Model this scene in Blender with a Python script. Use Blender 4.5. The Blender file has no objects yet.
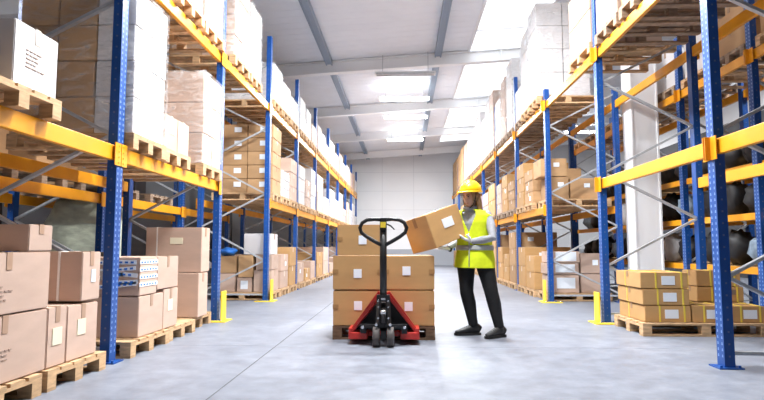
import bpy, bmesh, math, random
from mathutils import Vector, Matrix, Euler
random.seed(7)
S = bpy.context.scene
COL = S.collection
PI = math.pi

# ------------------------------------------------------------------ materials
def mat(name, col, rough=0.6, metal=0.0, nscale=0, namt=0.0, rnd=0.0, bump=0.0, stretch=None, spec=0.5):
    m = bpy.data.materials.new(name); m.use_nodes = True
    nt = m.node_tree; b = nt.nodes['Principled BSDF']
    b.inputs['Roughness'].default_value = rough
    b.inputs['Metallic'].default_value = metal
    b.inputs['Specular IOR Level'].default_value = spec
    b.inputs['Base Color'].default_value = (*col, 1)
    last = None
    if nscale:
        tc = nt.nodes.new('ShaderNodeTexCoord')
        src = tc.outputs['Object']
        if stretch:
            mp = nt.nodes.new('ShaderNodeMapping'); mp.inputs['Scale'].default_value = stretch
            nt.links.new(src, mp.inputs['Vector']); src = mp.outputs['Vector']
        nz = nt.nodes.new('ShaderNodeTexNoise'); nz.inputs['Scale'].default_value = nscale
        nz.inputs['Detail'].default_value = 5
        nt.links.new(src, nz.inputs['Vector'])
        rp = nt.nodes.new('ShaderNodeValToRGB')
        rp.color_ramp.elements[0].position = .3; rp.color_ramp.elements[1].position = .7
        rp.color_ramp.elements[0].color = (*[c * (1 - namt) for c in col], 1)
        rp.color_ramp.elements[1].color = (*[min(1, c * (1 + namt)) for c in col], 1)
        nt.links.new(nz.outputs['Fac'], rp.inputs['Fac'])
        last = rp.outputs['Color']
        if bump:
            bp = nt.nodes.new('ShaderNodeBump'); bp.inputs['Strength'].default_value = bump
            bp.inputs['Distance'].default_value = .02
            nt.links.new(nz.outputs['Fac'], bp.inputs['Height']); nt.links.new(bp.outputs['Normal'], b.inputs['Normal'])
    if rnd:
        oi = nt.nodes.new('ShaderNodeObjectInfo')
        mr = nt.nodes.new('ShaderNodeMapRange')
        mr.inputs['To Min'].default_value = 1 - rnd; mr.inputs['To Max'].default_value = 1 + rnd
        nt.links.new(oi.outputs['Random'], mr.inputs['Value'])
        hs = nt.nodes.new('ShaderNodeHueSaturation')
        nt.links.new(mr.outputs['Result'], hs.inputs['Value'])
        if last: nt.links.new(last, hs.inputs['Color'])
        else: hs.inputs['Color'].default_value = (*col, 1)
        last = hs.outputs['Color']
    if last: nt.links.new(last, b.inputs['Base Color'])
    return m

def emit(name, col, s):
    m = bpy.data.materials.new(name); m.use_nodes = True
    b = m.node_tree.nodes['Principled BSDF']
    b.inputs['Base Color'].default_value = (*col, 1)
    b.inputs['Emission Color'].default_value = (*col, 1); b.inputs['Emission Strength'].default_value = s
    return m

M = {}
M['kraft'] = mat('kraft_cardboard', (.46, .275, .135), .75, nscale=3, namt=.08, rnd=.13, stretch=(1, 1, 3))
M['gold'] = mat('golden_cardboard', (.50, .29, .115), .7, nscale=3, namt=.07, rnd=.06, stretch=(1, 1, 3))
M['pink'] = mat('pale_brown_cardboard', (.54, .385, .305), .75, nscale=3, namt=.07, rnd=.10, stretch=(1, 1, 3))
M['white'] = mat('white_cardboard', (.63, .605, .61), .6, nscale=4, namt=.05, rnd=.08)
M['tape'] = mat('brown_parcel_tape', (.33, .18, .085), .3)
M['goldtape'] = mat('golden_brown_parcel_tape', (.37, .20, .075), .4)
M['ptape'] = mat('pale_parcel_tape', (.70, .60, .50), .35)
M['label'] = mat('white_paper_label', (.82, .87, .93), .55)
M['cream'] = mat('cream_paper_label', (.80, .74, .55), .6)
M['ink'] = mat('grey_print', (.22, .17, .15), .8)
M['fadeink'] = mat('faded_grey_print', (.36, .26, .21), .8)
M['strap'] = mat('white_strapping', (.82, .80, .78), .4)
M['ystrap'] = mat('yellow_strapping', (.80, .62, .08), .4)
M['wood'] = mat('pallet_wood', (.56, .36, .195), .8, nscale=6, namt=.28, rnd=.16, stretch=(1.5, 1.5, 6))
M['darkwood'] = mat('weathered_pallet_wood', (.33, .235, .165), .85, nscale=6, namt=.3, rnd=.16, stretch=(1.5, 1.5, 6))
M['brownwood'] = mat('dark_brown_pallet_wood', (.15, .085, .048), .85, nscale=6, namt=.3, stretch=(1.5, 1.5, 6))
M['blue'] = mat('blue_painted_steel', (.005, .066, .29), .38, nscale=5, namt=.12, bump=0)
M['hole'] = mat('painted_lit_perforation', (.22, .33, .60), .5)  # flat quads; light blue stands in for the lit inside of the post
M['holed'] = mat('dark_perforation_hole', (.10, .14, .30), .6)
M['orange'] = mat('yellow_orange_painted_steel', (.83, .345, .012), .38, nscale=2.5, namt=.10)
M['guard'] = mat('yellow_guard_paint', (.93, .66, .03), .45, nscale=5, namt=.12)
M['galv'] = mat('galvanised_steel', (.50, .52, .55), .42, metal=.35, nscale=14, namt=.12)
M['steel'] = mat('bright_steel', (.7, .71, .73), .25, metal=.9)
M['black'] = mat('black_enamel', (.008, .008, .009), .42)
M['ptape2'] = mat('light_brown_parcel_tape', (.42, .27, .185), .4)
M['rubber'] = mat('dark_grey_rubber', (.045, .042, .042), .6, nscale=20, namt=.2)
M['tyre'] = mat('grey_wheel_tread', (.085, .075, .072), .6, nscale=20, namt=.2)
M['red'] = mat('red_enamel', (.50, .028, .020), .35, nscale=4, namt=.08)
M['hubgrey'] = mat('grey_wheel_hub', (.30, .29, .29), .4, metal=.5)
M['roofw'] = mat('white_ribbed_sheet', (.80, .83, .89), .55, nscale=1.5, namt=.03)
M['girder'] = mat('white_painted_girder', (.86, .87, .89), .5)
M['purlin'] = mat('blue_grey_painted_steel', (.25, .31, .40), .5)
M['wallw'] = mat('white_wall_panel', (.76, .77, .79), .55, nscale=.8, namt=.02)
M['wallg'] = mat('grey_plinth_panel', (.36, .38, .42), .6)
M['walld'] = mat('grey_side_cladding', (.20, .205, .22), .7, nscale=1, namt=.05)
M['darkback'] = mat('painted_dark_backing', (.07, .072, .08), .7)  # dark tone stands in for the gloom behind the right shelving
M['seam'] = mat('grey_panel_joint', (.62, .63, .66), .6)
M['joint'] = mat('dark_floor_joint', (.085, .09, .10), .8)
M['joint2'] = mat('pale_floor_joint', (.27, .285, .32), .7)
M['column'] = mat('white_steel_column', (.86, .86, .87), .45)
M['tube'] = emit('lit_fluorescent_tube', (.96, .985, 1), 34)
M['roofglow'] = emit('added_roof_glow', (.93, .97, 1), 1.7)  # emission added for the washed-out right-hand roof
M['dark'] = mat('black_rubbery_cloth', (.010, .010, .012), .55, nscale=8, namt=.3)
M['greyc'] = mat('grey_blue_cloth', (.25, .33, .42), .7, nscale=9, namt=.4)
M['whitec'] = mat('white_plastic_sack', (.66, .66, .68), .5, nscale=9, namt=.2)
M['shelfw'] = mat('orange_chipboard', (.52, .30, .11), .8, nscale=8, namt=.15)
M['blueplastic'] = mat('blue_plastic_film', (.03, .18, .62), .35, nscale=9, namt=.3)
M['hivis'] = mat('fluorescent_yellow_cloth', (.73, .86, .012), .75, nscale=25, namt=.05, bump=.12)
M['reflect'] = mat('silver_reflective_tape', (.40, .42, .40), .35)
M['sweater'] = mat('light_grey_knit', (.36, .37, .40), .9, nscale=70, namt=.10, bump=.2)
M['trouser'] = mat('black_denim', (.006, .0065, .008), .85, nscale=30, namt=.3, bump=.1)
M['shoe'] = mat('dark_grey_shoe_leather', (.014, .014, .015), .55, nscale=30, namt=.25)
M['sole'] = mat('black_shoe_sole', (.015, .015, .015), .6)
M['lace'] = mat('grey_shoe_lace', (.25, .25, .25), .7)
M['skin'] = mat('skin', (.62, .34, .235), .5, nscale=12, namt=.06)
M['lip'] = mat('lip_skin', (.48, .16, .13), .45)
M['eyew'] = mat('dark_eye', (.05, .03, .025), .3)
M['brow'] = mat('eyebrow_hair', (.16, .08, .04), .8)
M['hair'] = mat('light_brown_hair', (.36, .20, .095), .55, nscale=26, namt=.45, stretch=(3, 3, .5), bump=.3)
M['helmet'] = mat('glossy_yellow_plastic', (.95, .56, .008), .28)
M['glove'] = mat('white_glove_cloth', (.78, .78, .78), .8, nscale=40, namt=.08)
M['cuff'] = mat('black_elastic', (.02, .02, .022), .8)
M['sticker'] = mat('yellow_sticker', (.88, .66, .06), .4)
M['palewrap'] = mat('pale_green_plastic_sheet', (.62, .66, .52), .3, nscale=5, namt=.25, bump=.7, stretch=(1, 1, 3))

def floor_mat():
    m = bpy.data.materials.new('grey_concrete_floor'); m.use_nodes = True
    nt = m.node_tree; b = nt.nodes['Principled BSDF']; N = nt.nodes.new; L = nt.links.new
    tc = N('ShaderNodeTexCoord')
    n1 = N('ShaderNodeTexNoise'); n1.inputs['Scale'].default_value = .55; n1.inputs['Detail'].default_value = 4
    n2 = N('ShaderNodeTexNoise'); n2.inputs['Scale'].default_value = 5; n2.inputs['Detail'].default_value = 7; n2.inputs['Roughness'].default_value = .7
    for n in (n1, n2): L(tc.outputs['Object'], n.inputs['Vector'])
    r1 = N('ShaderNodeValToRGB'); r1.color_ramp.elements[0].position = .3; r1.color_ramp.elements[1].position = .7
    r1.color_ramp.elements[0].color = (.175, .192, .232, 1); r1.color_ramp.elements[1].color = (.25, .27, .318, 1)
    L(n1.outputs['Fac'], r1.inputs['Fac'])
    r2 = N('ShaderNodeValToRGB'); r2.color_ramp.elements[0].position = .35; r2.color_ramp.elements[1].position = .68
    r2.color_ramp.elements[0].color = (.70, .70, .71, 1); r2.color_ramp.elements[1].color = (1.08, 1.08, 1.08, 1)
    L(n2.outputs['Fac'], r2.inputs['Fac'])
    mx = N('ShaderNodeMix'); mx.data_type = 'RGBA'; mx.blend_type = 'MULTIPLY'; mx.inputs['Factor'].default_value = 1
    L(r1.outputs['Color'], mx.inputs[6]); L(r2.outputs['Color'], mx.inputs[7])
    L(mx.outputs[2], b.inputs['Base Color'])
    mr = N('ShaderNodeMapRange'); mr.inputs['To Min'].default_value = .34; mr.inputs['To Max'].default_value = .6
    L(n2.outputs['Fac'], mr.inputs['Value']); L(mr.outputs['Result'], b.inputs['Roughness'])
    b.inputs['Specular IOR Level'].default_value = .4
    return m
M['floor'] = floor_mat()

def film_mat():
    m = bpy.data.materials.new('clear_stretch_film'); m.use_nodes = True
    nt = m.node_tree; N = nt.nodes.new; L = nt.links.new
    out = nt.nodes['Material Output']; b = nt.nodes['Principled BSDF']
    b.inputs['Base Color'].default_value = (.92, .93, .95, 1); b.inputs['Roughness'].default_value = .09
    tr = N('ShaderNodeBsdfTransparent'); mix = N('ShaderNodeMixShader')
    tc = N('ShaderNodeTexCoord'); mp = N('ShaderNodeMapping'); mp.inputs['Scale'].default_value = (2, 2, 5)
    nz = N('ShaderNodeTexNoise'); nz.inputs['Scale'].default_value = 2.6; nz.inputs['Detail'].default_value = 6
    nz.inputs['Distortion'].default_value = 1.2
    L(tc.outputs['Object'], mp.inputs['Vector']); L(mp.outputs['Vector'], nz.inputs['Vector'])
    rp = N('ShaderNodeMapRange'); rp.inputs['From Min'].default_value = .42; rp.inputs['From Max'].default_value = .72
    rp.inputs['To Min'].default_value = .05; rp.inputs['To Max'].default_value = .34
    L(nz.outputs['Fac'], rp.inputs['Value'])
    bp = N('ShaderNodeBump'); bp.inputs['Strength'].default_value = .8; bp.inputs['Distance'].default_value = .03
    L(nz.outputs['Fac'], bp.inputs['Height']); L(bp.outputs['Normal'], b.inputs['Normal'])
    L(rp.outputs['Result'], mix.inputs['Fac']); L(tr.outputs[0], mix.inputs[1]); L(b.outputs[0], mix.inputs[2])
    L(mix.outputs[0], out.inputs['Surface'])
    return m
M['film'] = film_mat()

# ------------------------------------------------------------------ mesh builder
class MB:
    def __init__(self): self.v = []; self.f = []; self.mi = []; self.sm = []
    def add(self, vs, fs, mi=0, smooth=False):
        o = len(self.v); self.v += [tuple(p) for p in vs]
        for f in fs: self.f.append([i + o for i in f]); self.mi.append(mi); self.sm.append(smooth)
        return self
    def box(self, x0, x1, y0, y1, z0, z1, mi=0, mx=None):
        vs = [Vector((x, y, z)) for x in (x0, x1) for y in (y0, y1) for z in (z0, z1)]
        if mx: vs = [mx @ p for p in vs]
        return self.add(vs, [(0, 1, 3, 2), (4, 6, 7, 5), (0, 4, 5, 1), (2, 3, 7, 6), (0, 2, 6, 4), (1, 5, 7, 3)], mi)
    def bar(self, a, b, w, h, up=(0, 0, 1), mi=0):
        a = Vector(a); b = Vector(b); t = (b - a).normalized(); s = t.cross(Vector(up))
        if s.length < 1e-4: s = t.cross(Vector((1, 0, 0)))
        s.normalize(); u = s.cross(t)
        vs = [p + s * (i * w / 2) + u * (j * h / 2) for p in (a, b) for i, j in ((-1, -1), (1, -1), (1, 1), (-1, 1))]
        return self.add(vs, [(3, 2, 1, 0), (4, 5, 6, 7), (0, 1, 5, 4), (1, 2, 6, 5), (2, 3, 7, 6), (3, 0, 4, 7)], mi)
    def tube(self, pts, rad, n=12, ref=None, caps=True, mi=0, smooth=True, closed=False):
        """elliptical loft; rad entries r or (a, b); a lies along ref"""
        P = [Vector(p) for p in pts]; k = len(P); rings = []
        if not isinstance(rad, (list, tuple)): rad = [rad] * k
        prev = Vector(ref) if ref is not None else None
        for i in range(k):
            if closed: t = P[(i + 1) % k] - P[i - 1]
            else: t = P[min(i + 1, k - 1)] - P[max(i - 1, 0)]
            t.normalize()
            r = prev if prev is not None else (Vector((0, 0, 1)) if abs(t.z) < .9 else Vector((1, 0, 0)))
            a = r - t * r.dot(t)
            if a.length < 1e-4: a = t.orthogonal()
            a.normalize(); b = t.cross(a)
            if ref is None: prev = a
            ra, rb = rad[i] if isinstance(rad[i], (list, tuple)) else (rad[i], rad[i])
            rings.append([P[i] + a * (ra * math.cos(2 * PI * j / n)) + b * (rb * math.sin(2 * PI * j / n)) for j in range(n)])
        vs = [p for r in rings for p in r]; fs = []
        for i in range(k if closed else k - 1):
            i2 = (i + 1) % k
            for j in range(n):
                j2 = (j + 1) % n
                fs.append((i * n + j, i * n + j2, i2 * n + j2, i2 * n + j))
        if caps and not closed:
            fs.append(tuple(reversed(range(n)))); fs.append(tuple(range((k - 1) * n, k * n)))
        return self.add(vs, fs, mi, smooth)
    def cyl(self, a, b, r, n=20, mi=0, smooth=True):
        self.tube([a, b], r, n, mi=mi, smooth=smooth)
        self.sm[-1] = self.sm[-2] = False
        return self
    def ball(self, c, r, n=14, m=10, fn=None, mi=0):
        c = Vector(c); r = Vector(r) if isinstance(r, (tuple, list, Vector)) else Vector((r, r, r))
        vs = []; 
        for i in range(1, m):
            th = PI * i / m
            for j in range(n):
                ph = 2 * PI * j / n
                d = Vector((math.sin(th) * math.cos(ph), math.sin(th) * math.sin(ph), math.cos(th)))
                q = Vector((d.x * r.x, d.y * r.y, d.z * r.z))
                if fn: q = fn(q, d)
                vs.append(c + q)
        t = Vector((0, 0, r.z)); bq = Vector((0, 0, -r.z))
        if fn: t = fn(t, Vector((0, 0, 1))); bq = fn(bq, Vector((0, 0, -1)))
        vs += [c + t, c + bq]; T = len(vs) - 2; B = T + 1; fs = []
        for i in range(m - 2):
            for j in range(n):
                j2 = (j + 1) % n
                fs.append((i * n + j, (i + 1) * n + j, (i + 1) * n + j2, i * n + j2))
        for j in range(n):
            j2 = (j + 1) % n
            fs.append((T, j, j2)); fs.append((B, (m - 2) * n + j2, (m - 2) * n + j))
        return self.add(vs, fs, mi, True)
    def xf(self, mx):
        self.v = [tuple(mx @ Vector(p)) for p in self.v]; return self
    def mesh(self, name, mats):
        me = bpy.data.meshes.new(name); me.from_pydata(self.v, [], self.f)
        for m in (mats if isinstance(mats, (list, tuple)) else [mats]): me.materials.append(m)
        me.polygons.foreach_set('material_index', self.mi); me.polygons.foreach_set('use_smooth', self.sm)
        me.update(); return me
    def obj(self, name, mats, parent=None, loc=None):
        return put(name, self.mesh(name, mats), parent, loc)

def put(name, me, parent=None, loc=None, rot=None):
    o = bpy.data.objects.new(name, me); COL.objects.link(o)
    if parent: o.parent = parent
    if loc is not None: o.location = loc
    if rot is not None: o.rotation_euler = rot
    return o
def bevel(o, w=.006, seg=2):
    b = o.modifiers.new('bevel', 'BEVEL'); b.width = w; b.segments = seg; b.limit_method = 'ANGLE'; return o
def tag(o, label, cat, group=None, kind=None):
    o['label'] = label; o['category'] = cat
    if group: o['group'] = group
    if kind: o['kind'] = kind
    return o
def empty(name, loc, rz=0, label=None, cat=None, group=None):
    o = bpy.data.objects.new(name, None); COL.objects.link(o); o.location = loc; o.rotation_euler = (0, 0, rz)
    o.empty_display_size = .1
    if label: tag(o, label, cat, group)
    return o
def struct(name, mb, m, parent=None):
    o = mb.obj(name, m, parent)
    if not parent: o['kind'] = 'structure'
    return o

CACHE = {}
def cached(key, fn):
    if key not in CACHE: CACHE[key] = fn()
    return CACHE[key]

# ------------------------------------------------------------------ camera
cam = bpy.data.cameras.new('camera'); co = bpy.data.objects.new('camera', cam); COL.objects.link(co)
cam.sensor_width = 36; cam.lens = 560 / 764 * 36; cam.clip_start = .05; cam.clip_end = 200
co.location = (0, 0, 1.0); co.rotation_euler = (math.radians(90 + 4.8), 0, math.radians(2.24))
S.camera = co

# ------------------------------------------------------------------ shell
YB = 31.0
roof_z = lambda x: 6.12 + .063 * x
struct('floor', MB().box(-9.6, 11.1, -7, YB + .2, -.2, 0), M['floor'])
struct('trim_1', MB().box(-1.305, -1.295, -6, YB, 0, .0012), M['joint'])
struct('trim_2', MB().box(-9, 10.5, 5.742, 5.750, 0, .0010), M['joint2'])
struct('trim_3', MB().box(4.9, 4.912, -6, YB, 0, .0012), M['joint'])
# roof: ribbed sheets, with a glowing strip added to brighten the right-hand slope
def slab(x0, x1, y0, y1, t=.12):
    m = MB()
    z0, z1 = roof_z(x0), roof_z(x1)
    vs = [(x0, y0, z0), (x1, y0, z1), (x1, y1, z1), (x0, y1, z0), (x0, y0, z0 + t), (x1, y0, z1 + t), (x1, y1, z1 + t), (x0, y1, z0 + t)]
    m.add(vs, [(3, 2, 1, 0), (4, 5, 6, 7), (0, 1, 5, 4), (1, 2, 6, 5), (2, 3, 7, 6), (3, 0, 4, 7)]); return m
GX0, GX1, GY0, GY1 = 1.75, 3.3, 3.0, 27.5
rf = MB()
for a in ((-9.6, GX0, -7, YB + .2), (GX1, 11.1, -7, YB + .2), (GX0, GX1, -7, GY0), (GX0, GX1, GY1, YB + .2)):
    s = slab(*a); rf.add(s.v, s.f)
y = -6.8
while y < YB:                                           # shallow ribs of the sheeting, across the slope
    for xa, xb in ((-9.5, GX0), (GX1, 11)):
        rf.bar((xa, y, roof_z(xa) - .002), (xb, y, roof_z(xb) - .002), .04, .006)
    y += .33
struct('ceiling', rf, M['roofw'])
gz = slab(GX0, GX1, GY0, GY1, .05)
wn = struct('glow_strip_1', gz, M['roofglow'])  # added light source, set into the roof sheets
wf = MB()
for k in range(13):
    yy = GY0 + (GY1 - GY0) * k / 12
    wf.bar((GX0, yy, roof_z(GX0) - .02), (GX1, yy, roof_z(GX1) - .02), .05, .04)
for xx in (GX0, GX1): wf.bar((xx, GY0, roof_z(xx) - .02), (xx, GY1, roof_z(xx) - .02), .06, .05)
wf.obj('glow_strip_frame', M['girder'], wn)
# back wall of white panels
bw = MB().box(-9.6, 11.1, YB, YB + .2, 0, 7)
struct('wall_back', bw, M['wallw'])
js = MB()
for xx in (-6.2, -1.2, .55, 5.4): js.box(xx - .012, xx + .012, YB - .004, YB + .01, .9, 6.5)
for zz in (1.95, 3.05, 4.1, 5.15): js.box(-9.5, 11, YB - .004, YB + .01, zz - .01, zz + .01)
struct('trim_4', js, M['seam'])
struct('baseboard_back', MB().box(-9.5, 11, YB - .04, YB + .01, 0, .88), M['wallg'])
struct('wall_left', MB().box(-9.8, -9.6, -7, YB + .2, 0, 7), M['walld'])
struct('wall_right', MB().box(11.1, 11.3, -7, YB + .2, 0, 8), M['wallw'])
struct('dark_backing_right', MB().box(11.04, 11.11, -6.9, YB, 0, 5.2), M['darkback'])  # added dark sheet, gives the shaded background between the right shelves
# girders: white I-beams across, with small stub plates
for i, yy in enumerate((5.1, 9.9, 14.7, 19.5, 24.3, 29.1)):
    g = MB(); dz = Vector((0, 0, 1)); 
    A = lambda x, o: (x, yy, roof_z(x) + o)
    g.bar(A(-9.5, -.03), A(11, -.03), .20, .03); g.bar(A(-9.5, -.33), A(11, -.33), .20, .03)
    g.bar(A(-9.5, -.18), A(11, -.18), .05, .28)
    for xx in (-6, -.4, 2.6, 6.5): g.box(xx - .012, xx + .012, yy - .09, yy + .09, roof_z(xx) - .33, roof_z(xx) - .03)
    o = struct('trim_%d' % (5 + i), g, M['girder'])
# purlins between the girders
k = 11
for xx in (-6.2, -1.98, .92, 5.2):
    ys = [-2, 5.1, 9.9, 14.7, 19.5, 24.3, 29.1, 31]
    for a, b in zip(ys[:-1], ys[1:]):
        p = MB(); zz = roof_z(xx)
        p.box(xx - .065, xx + .065, a + .14, b - .14, zz - .13, zz - .02)
        p.box(xx - .085, xx - .055, a + .14, b - .14, zz - .16, zz - .01)
        p.box(xx + .055, xx + .085, a + .14, b - .14, zz - .16, zz - .01)
        struct('trim_%d' % k, p, M['purlin']); k += 1
# white column between the racks on the right
cm = MB().box(4.10, 4.13, 10.1, 10.5, 0, 6.33).box(4.55, 4.58, 10.1, 10.5, 0, 6.33).box(4.13, 4.55, 10.12, 10.48, 0, 6.33)
cm.box(4.02, 4.66, 10.02, 10.58, 0, .03)
struct('trim_60', cm, M['column'])

# ------------------------------------------------------------------ lamps
LW = 1.0
def lamp(x, y, z, label, power):
    r = empty('ceiling_lamp', (x, y, z), 0, label, 'lamp', 'fluorescent strip lamps under the roof girders')
    MB().box(-.80, .80, -.04, .04, .0, .07).box(-.80, -.77, -.10, .10, -.03, .02).box(.77, .80, -.10, .10, -.03, .02).obj('housing', M['girder'], r)
    for dy in (-.072, .072):
        MB().cyl((-.765, dy, .0), (.765, dy, .0), .026, 12).obj('fluorescent_tube', M['tube'] if power else M['galv'], r)
    for dx in (-.6, .6): MB().bar((dx, 0, .07), (dx, 0, roof_z(x + dx) - z), .015, .015).obj('hanger', M['galv'], r)
    if not power: return
    L = bpy.data.lights.new('lamp_light', 'AREA'); L.shape = 'RECTANGLE'; L.size = 1.5; L.size_y = .16
    L.energy = power; L.color = (.96, .985, 1); L.spread = PI
    lo = bpy.data.objects.new('lamp_light', L); COL.objects.link(lo); lo.parent = r; lo.location = (0, 0, -.045)
for x, y, lb, pw in ((.05, 4.8, 'fluorescent strip lamp hung above the place the photo is taken from', 430),
                     (.05, 7.0, 'fluorescent strip lamp high over the pallet truck', 370),
                     (.05, 9.5, 'fluorescent strip lamp over the walk-through bays', 370),
                     (.05, 14.5, 'dark unlit strip lamp under the largest white girder', 0),
                     (.03, 17.4, 'short bright strip lamp just beyond the largest white girder', 400),
                     (.07, 19.9, 'bright strip lamp below the second visible white girder', 400),
                     (.07, 24.2, 'bright strip lamp lowest in view, near the white end wall', 640),
                     (7.8, 8.5, 'added fill lamp over the aisle beyond the right rack, nearest', 420),  # this and the next two: added to brighten wall and roof beyond
                     (7.8, 15.5, 'added fill lamp over the aisle beyond the right rack, middle', 420),
                     (7.8, 24.5, 'added fill lamp over the aisle beyond the right rack, farthest', 420),
                     (-7.2, 6.0, 'added fill lamp over the aisle behind the left rack', 240)):  # last one added to light the pale wrapped load
    lamp(x, y, (5.56 if pw == 0 else 5.66 if x > -1 else 5.3) if x < 1 else 6.0, lb, pw * LW)

# ------------------------------------------------------------------ racks
LF, RF, DEP = -2.58, 2.68, 1.27
YS = [2.05, 4.87, 7.65, 10.45, 13.25, 16.05, 18.85, 21.65, 24.45, 27.25, 30.05]
ORD = ['first', 'second', 'third', 'fourth', 'fifth', 'sixth', 'seventh', 'eighth', 'ninth', 'tenth', 'eleventh']
def post_mesh(h, sgn):
    """open channel, painted holes: two columns, light as if lit inside, on the aisle face and one darker on the camera face. sgn=+1: aisle lies at +x"""
    def f():
        m = MB(); w, d, t = .11, .085, .006
        m.box(-d / 2, d / 2, -w / 2, w / 2, 0, h)
        n = int((h - .15) / .05)
        for i in range(n):
            z = .1 + i * .05
            for yy in (-.03, .03):
                xs = sgn * (d / 2 + .0012)
                vs = [(xs, yy - .010, z - .011), (xs, yy + .010, z - .011), (xs, yy + .006, z + .012), (xs, yy - .006, z + .012)]
                m.add(vs, [(0, 1, 2, 3)], 1)
            if i % 2 == 0:
                vs = [(-.008, -w / 2 - .0012, z - .008), (.008, -w / 2 - .0012, z - .008), (.008, -w / 2 - .0012, z + .008), (-.008, -w / 2 - .0012, z + .008)]
                m.add(vs, [(0, 1, 2, 3)], 2)
        return m.mesh('post', [M['blue'], M['hole'], M['holed']])
    return cached(('post', h, sgn), f)
def foot_mesh():
    def f():
        m = MB().box(-.10, .10, -.085, .085, 0, .012)
        for a in (-.075, .075): m.cyl((a, -.06, .012), (a, -.06, .03), .011, 8)
        return m.mesh('base_plate', M['blue'])
    return cached('foot', f)
def frame(xf, sgn, y, h, label, group, dep=DEP, braces=True):
    """upright frame; xf = centre of the front post, sgn = direction of the aisle seen from the rack"""
    r = empty('rack_upright_frame', (xf, y, 0), 0, label, 'rack frame', group)
    xr = -sgn * dep
    put('post', post_mesh(h, sgn), r); put('post', post_mesh(h, -sgn), r, (xr, 0, 0))
    put('base_plate', foot_mesh(), r); put('base_plate', foot_mesh(), r, (xr, 0, 0))
    if braces:
        e = sgn * .03
        fr = [.75, 2.0, 3.25, 4.5]; re = [.15, 1.38, 2.63, 3.85, 5.0]
        segs = [((0, .12), (xr, .12))]
        for i, zf in enumerate(fr):
            segs.append(((0, zf), (xr, re[i])))
            if i + 1 < len(re): segs.append(((0, zf), (xr, re[i + 1])))
        for (xa, za), (xb, zb) in segs:
            if max(za, zb) > h: continue
            b = MB().bar((xa - e, -.012, za), (xb + e, -.012, zb), .028, .045, up=(0, 1, 0))
            b.obj('brace', M['galv'], r)
    return r
def beam(x, sgn, ya, yb, z, label, group, h=.135):
    """z = top; sgn = outward (hook) side"""
    r = empty('rack_beam', (x, (ya + yb) / 2, z - h), 0, label, 'rack beam', group)
    L = (yb - ya) / 2 - .06
    m = MB().box(-.025, .025, -L, L, 0, h)
    bevel(m.obj('beam', M['orange'], r), .006)
    for s in (-1, 1):
        c = MB().box(-.004, .004, s * (L + .005) - .05, s * (L + .005) + .05, -.045, h + .02)
        c.box(-.05, .0, s * (L + .045) - .0035, s * (L + .045) + .0035, -.045, h + .02)
        for zz in (-.02, .03, .08, .13): c.cyl((.004, s * (L + .02), zz), (.009, s * (L + .02), zz), .008, 8)
        o = c.obj('end_connector', M['orange'], r); o.location = (sgn * .050, 0, 0)
    return r
def guard(x, sgn, y, label):
    r = empty('post_guard', (x, y, 0), 0, label, 'post guard', 'yellow guards at the rack post feet')
    g = MB()
    xa, xb = sorted((sgn * .106, sgn * .122))
    g.box(xa, xb, -.10, .10, .012, .40)
    bevel(g.obj('guard_wall', M['guard'], r), .004)
    q = [(-.16, -.20), (.20, -.20), (.20, .13), (.105, .13), (.105, -.09), (-.16, -.09)]
    q = [(x_ * sgn, y_) for x_, y_ in (q if sgn > 0 else reversed(q))]
    MB().add([(*p_, 0) for p_ in q] + [(*p_, .012) for p_ in q], [(5, 4, 3, 2, 1, 0), tuple(range(6, 12))] + [(i, (i + 1) % 6, (i + 1) % 6 + 6, i + 6) for i in range(6)]).obj('guard_foot_plate', M['guard'], r)
    for a in (-.13, .13): MB().cyl((a, -.16, .012), (a, -.16, .03), .013, 8).obj('anchor_bolt', M['steel'], r)
B1L, B1R, B2 = 1.90, 1.76, 3.72
for i, y in enumerate(YS):
    if i == 0:
        nm = 'just out of view beside the camera'
    else: nm = None
    wl = ['beside the camera', 'nearest in view', 'with yellow guard nearest in view', 'with yellow guard farther in', ] + ['%s past the walk-through bay' % ORD[j] for j in range(8)]
    if i > 0:
        frame(LF, 1, y, 5.05, 'blue perforated upright frame of the left rack, ' + wl[i], 'blue upright frames of the aisle racks')
        frame(RF, -1, y, 5.05 if i != 3 else 3.95, 'blue perforated upright frame of the right rack, ' + wl[i], 'blue upright frames of the aisle racks')
bayname = ['nearest bay', 'bay just before the walk-through', 'walk-through bay'] + ['%s bay past walk-through' % ORD[j] for j in range(8)]
for i in range(10):
    ya, yb = YS[i], YS[i + 1]
    for side, xf, sg in (('left', LF, 1), ('right', RF, -1)):
        b1 = B1L if side == 'left' else (1.92 if i < 2 else B1R)
        for where, xx, so in (('front', xf, sg), ('rear', xf - sg * DEP, -sg)):
            if not (i == 2):
                beam(xx, so, ya, yb, b1, 'yellow lower %s beam of %s rack, %s' % (where, side, bayname[i]), 'yellow rack beams')
            if i > 0 or where == 'front':
                beam(xx, so, ya, yb, B2, 'yellow upper %s beam of %s rack, %s' % (where, side, bayname[i]), 'yellow rack beams')
guard(LF, 1, 7.65, 'yellow steel guard at foot of left rack post, before the walk-through')
guard(LF, 1, 10.45, 'yellow steel guard at foot of left rack post, beyond the walk-through')
guard(RF, -1, 7.65, 'yellow steel guard at foot of right rack post, before the walk-through')
guard(RF, -1, 10.45, 'yellow steel guard at foot of right rack post, beyond the walk-through')

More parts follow.
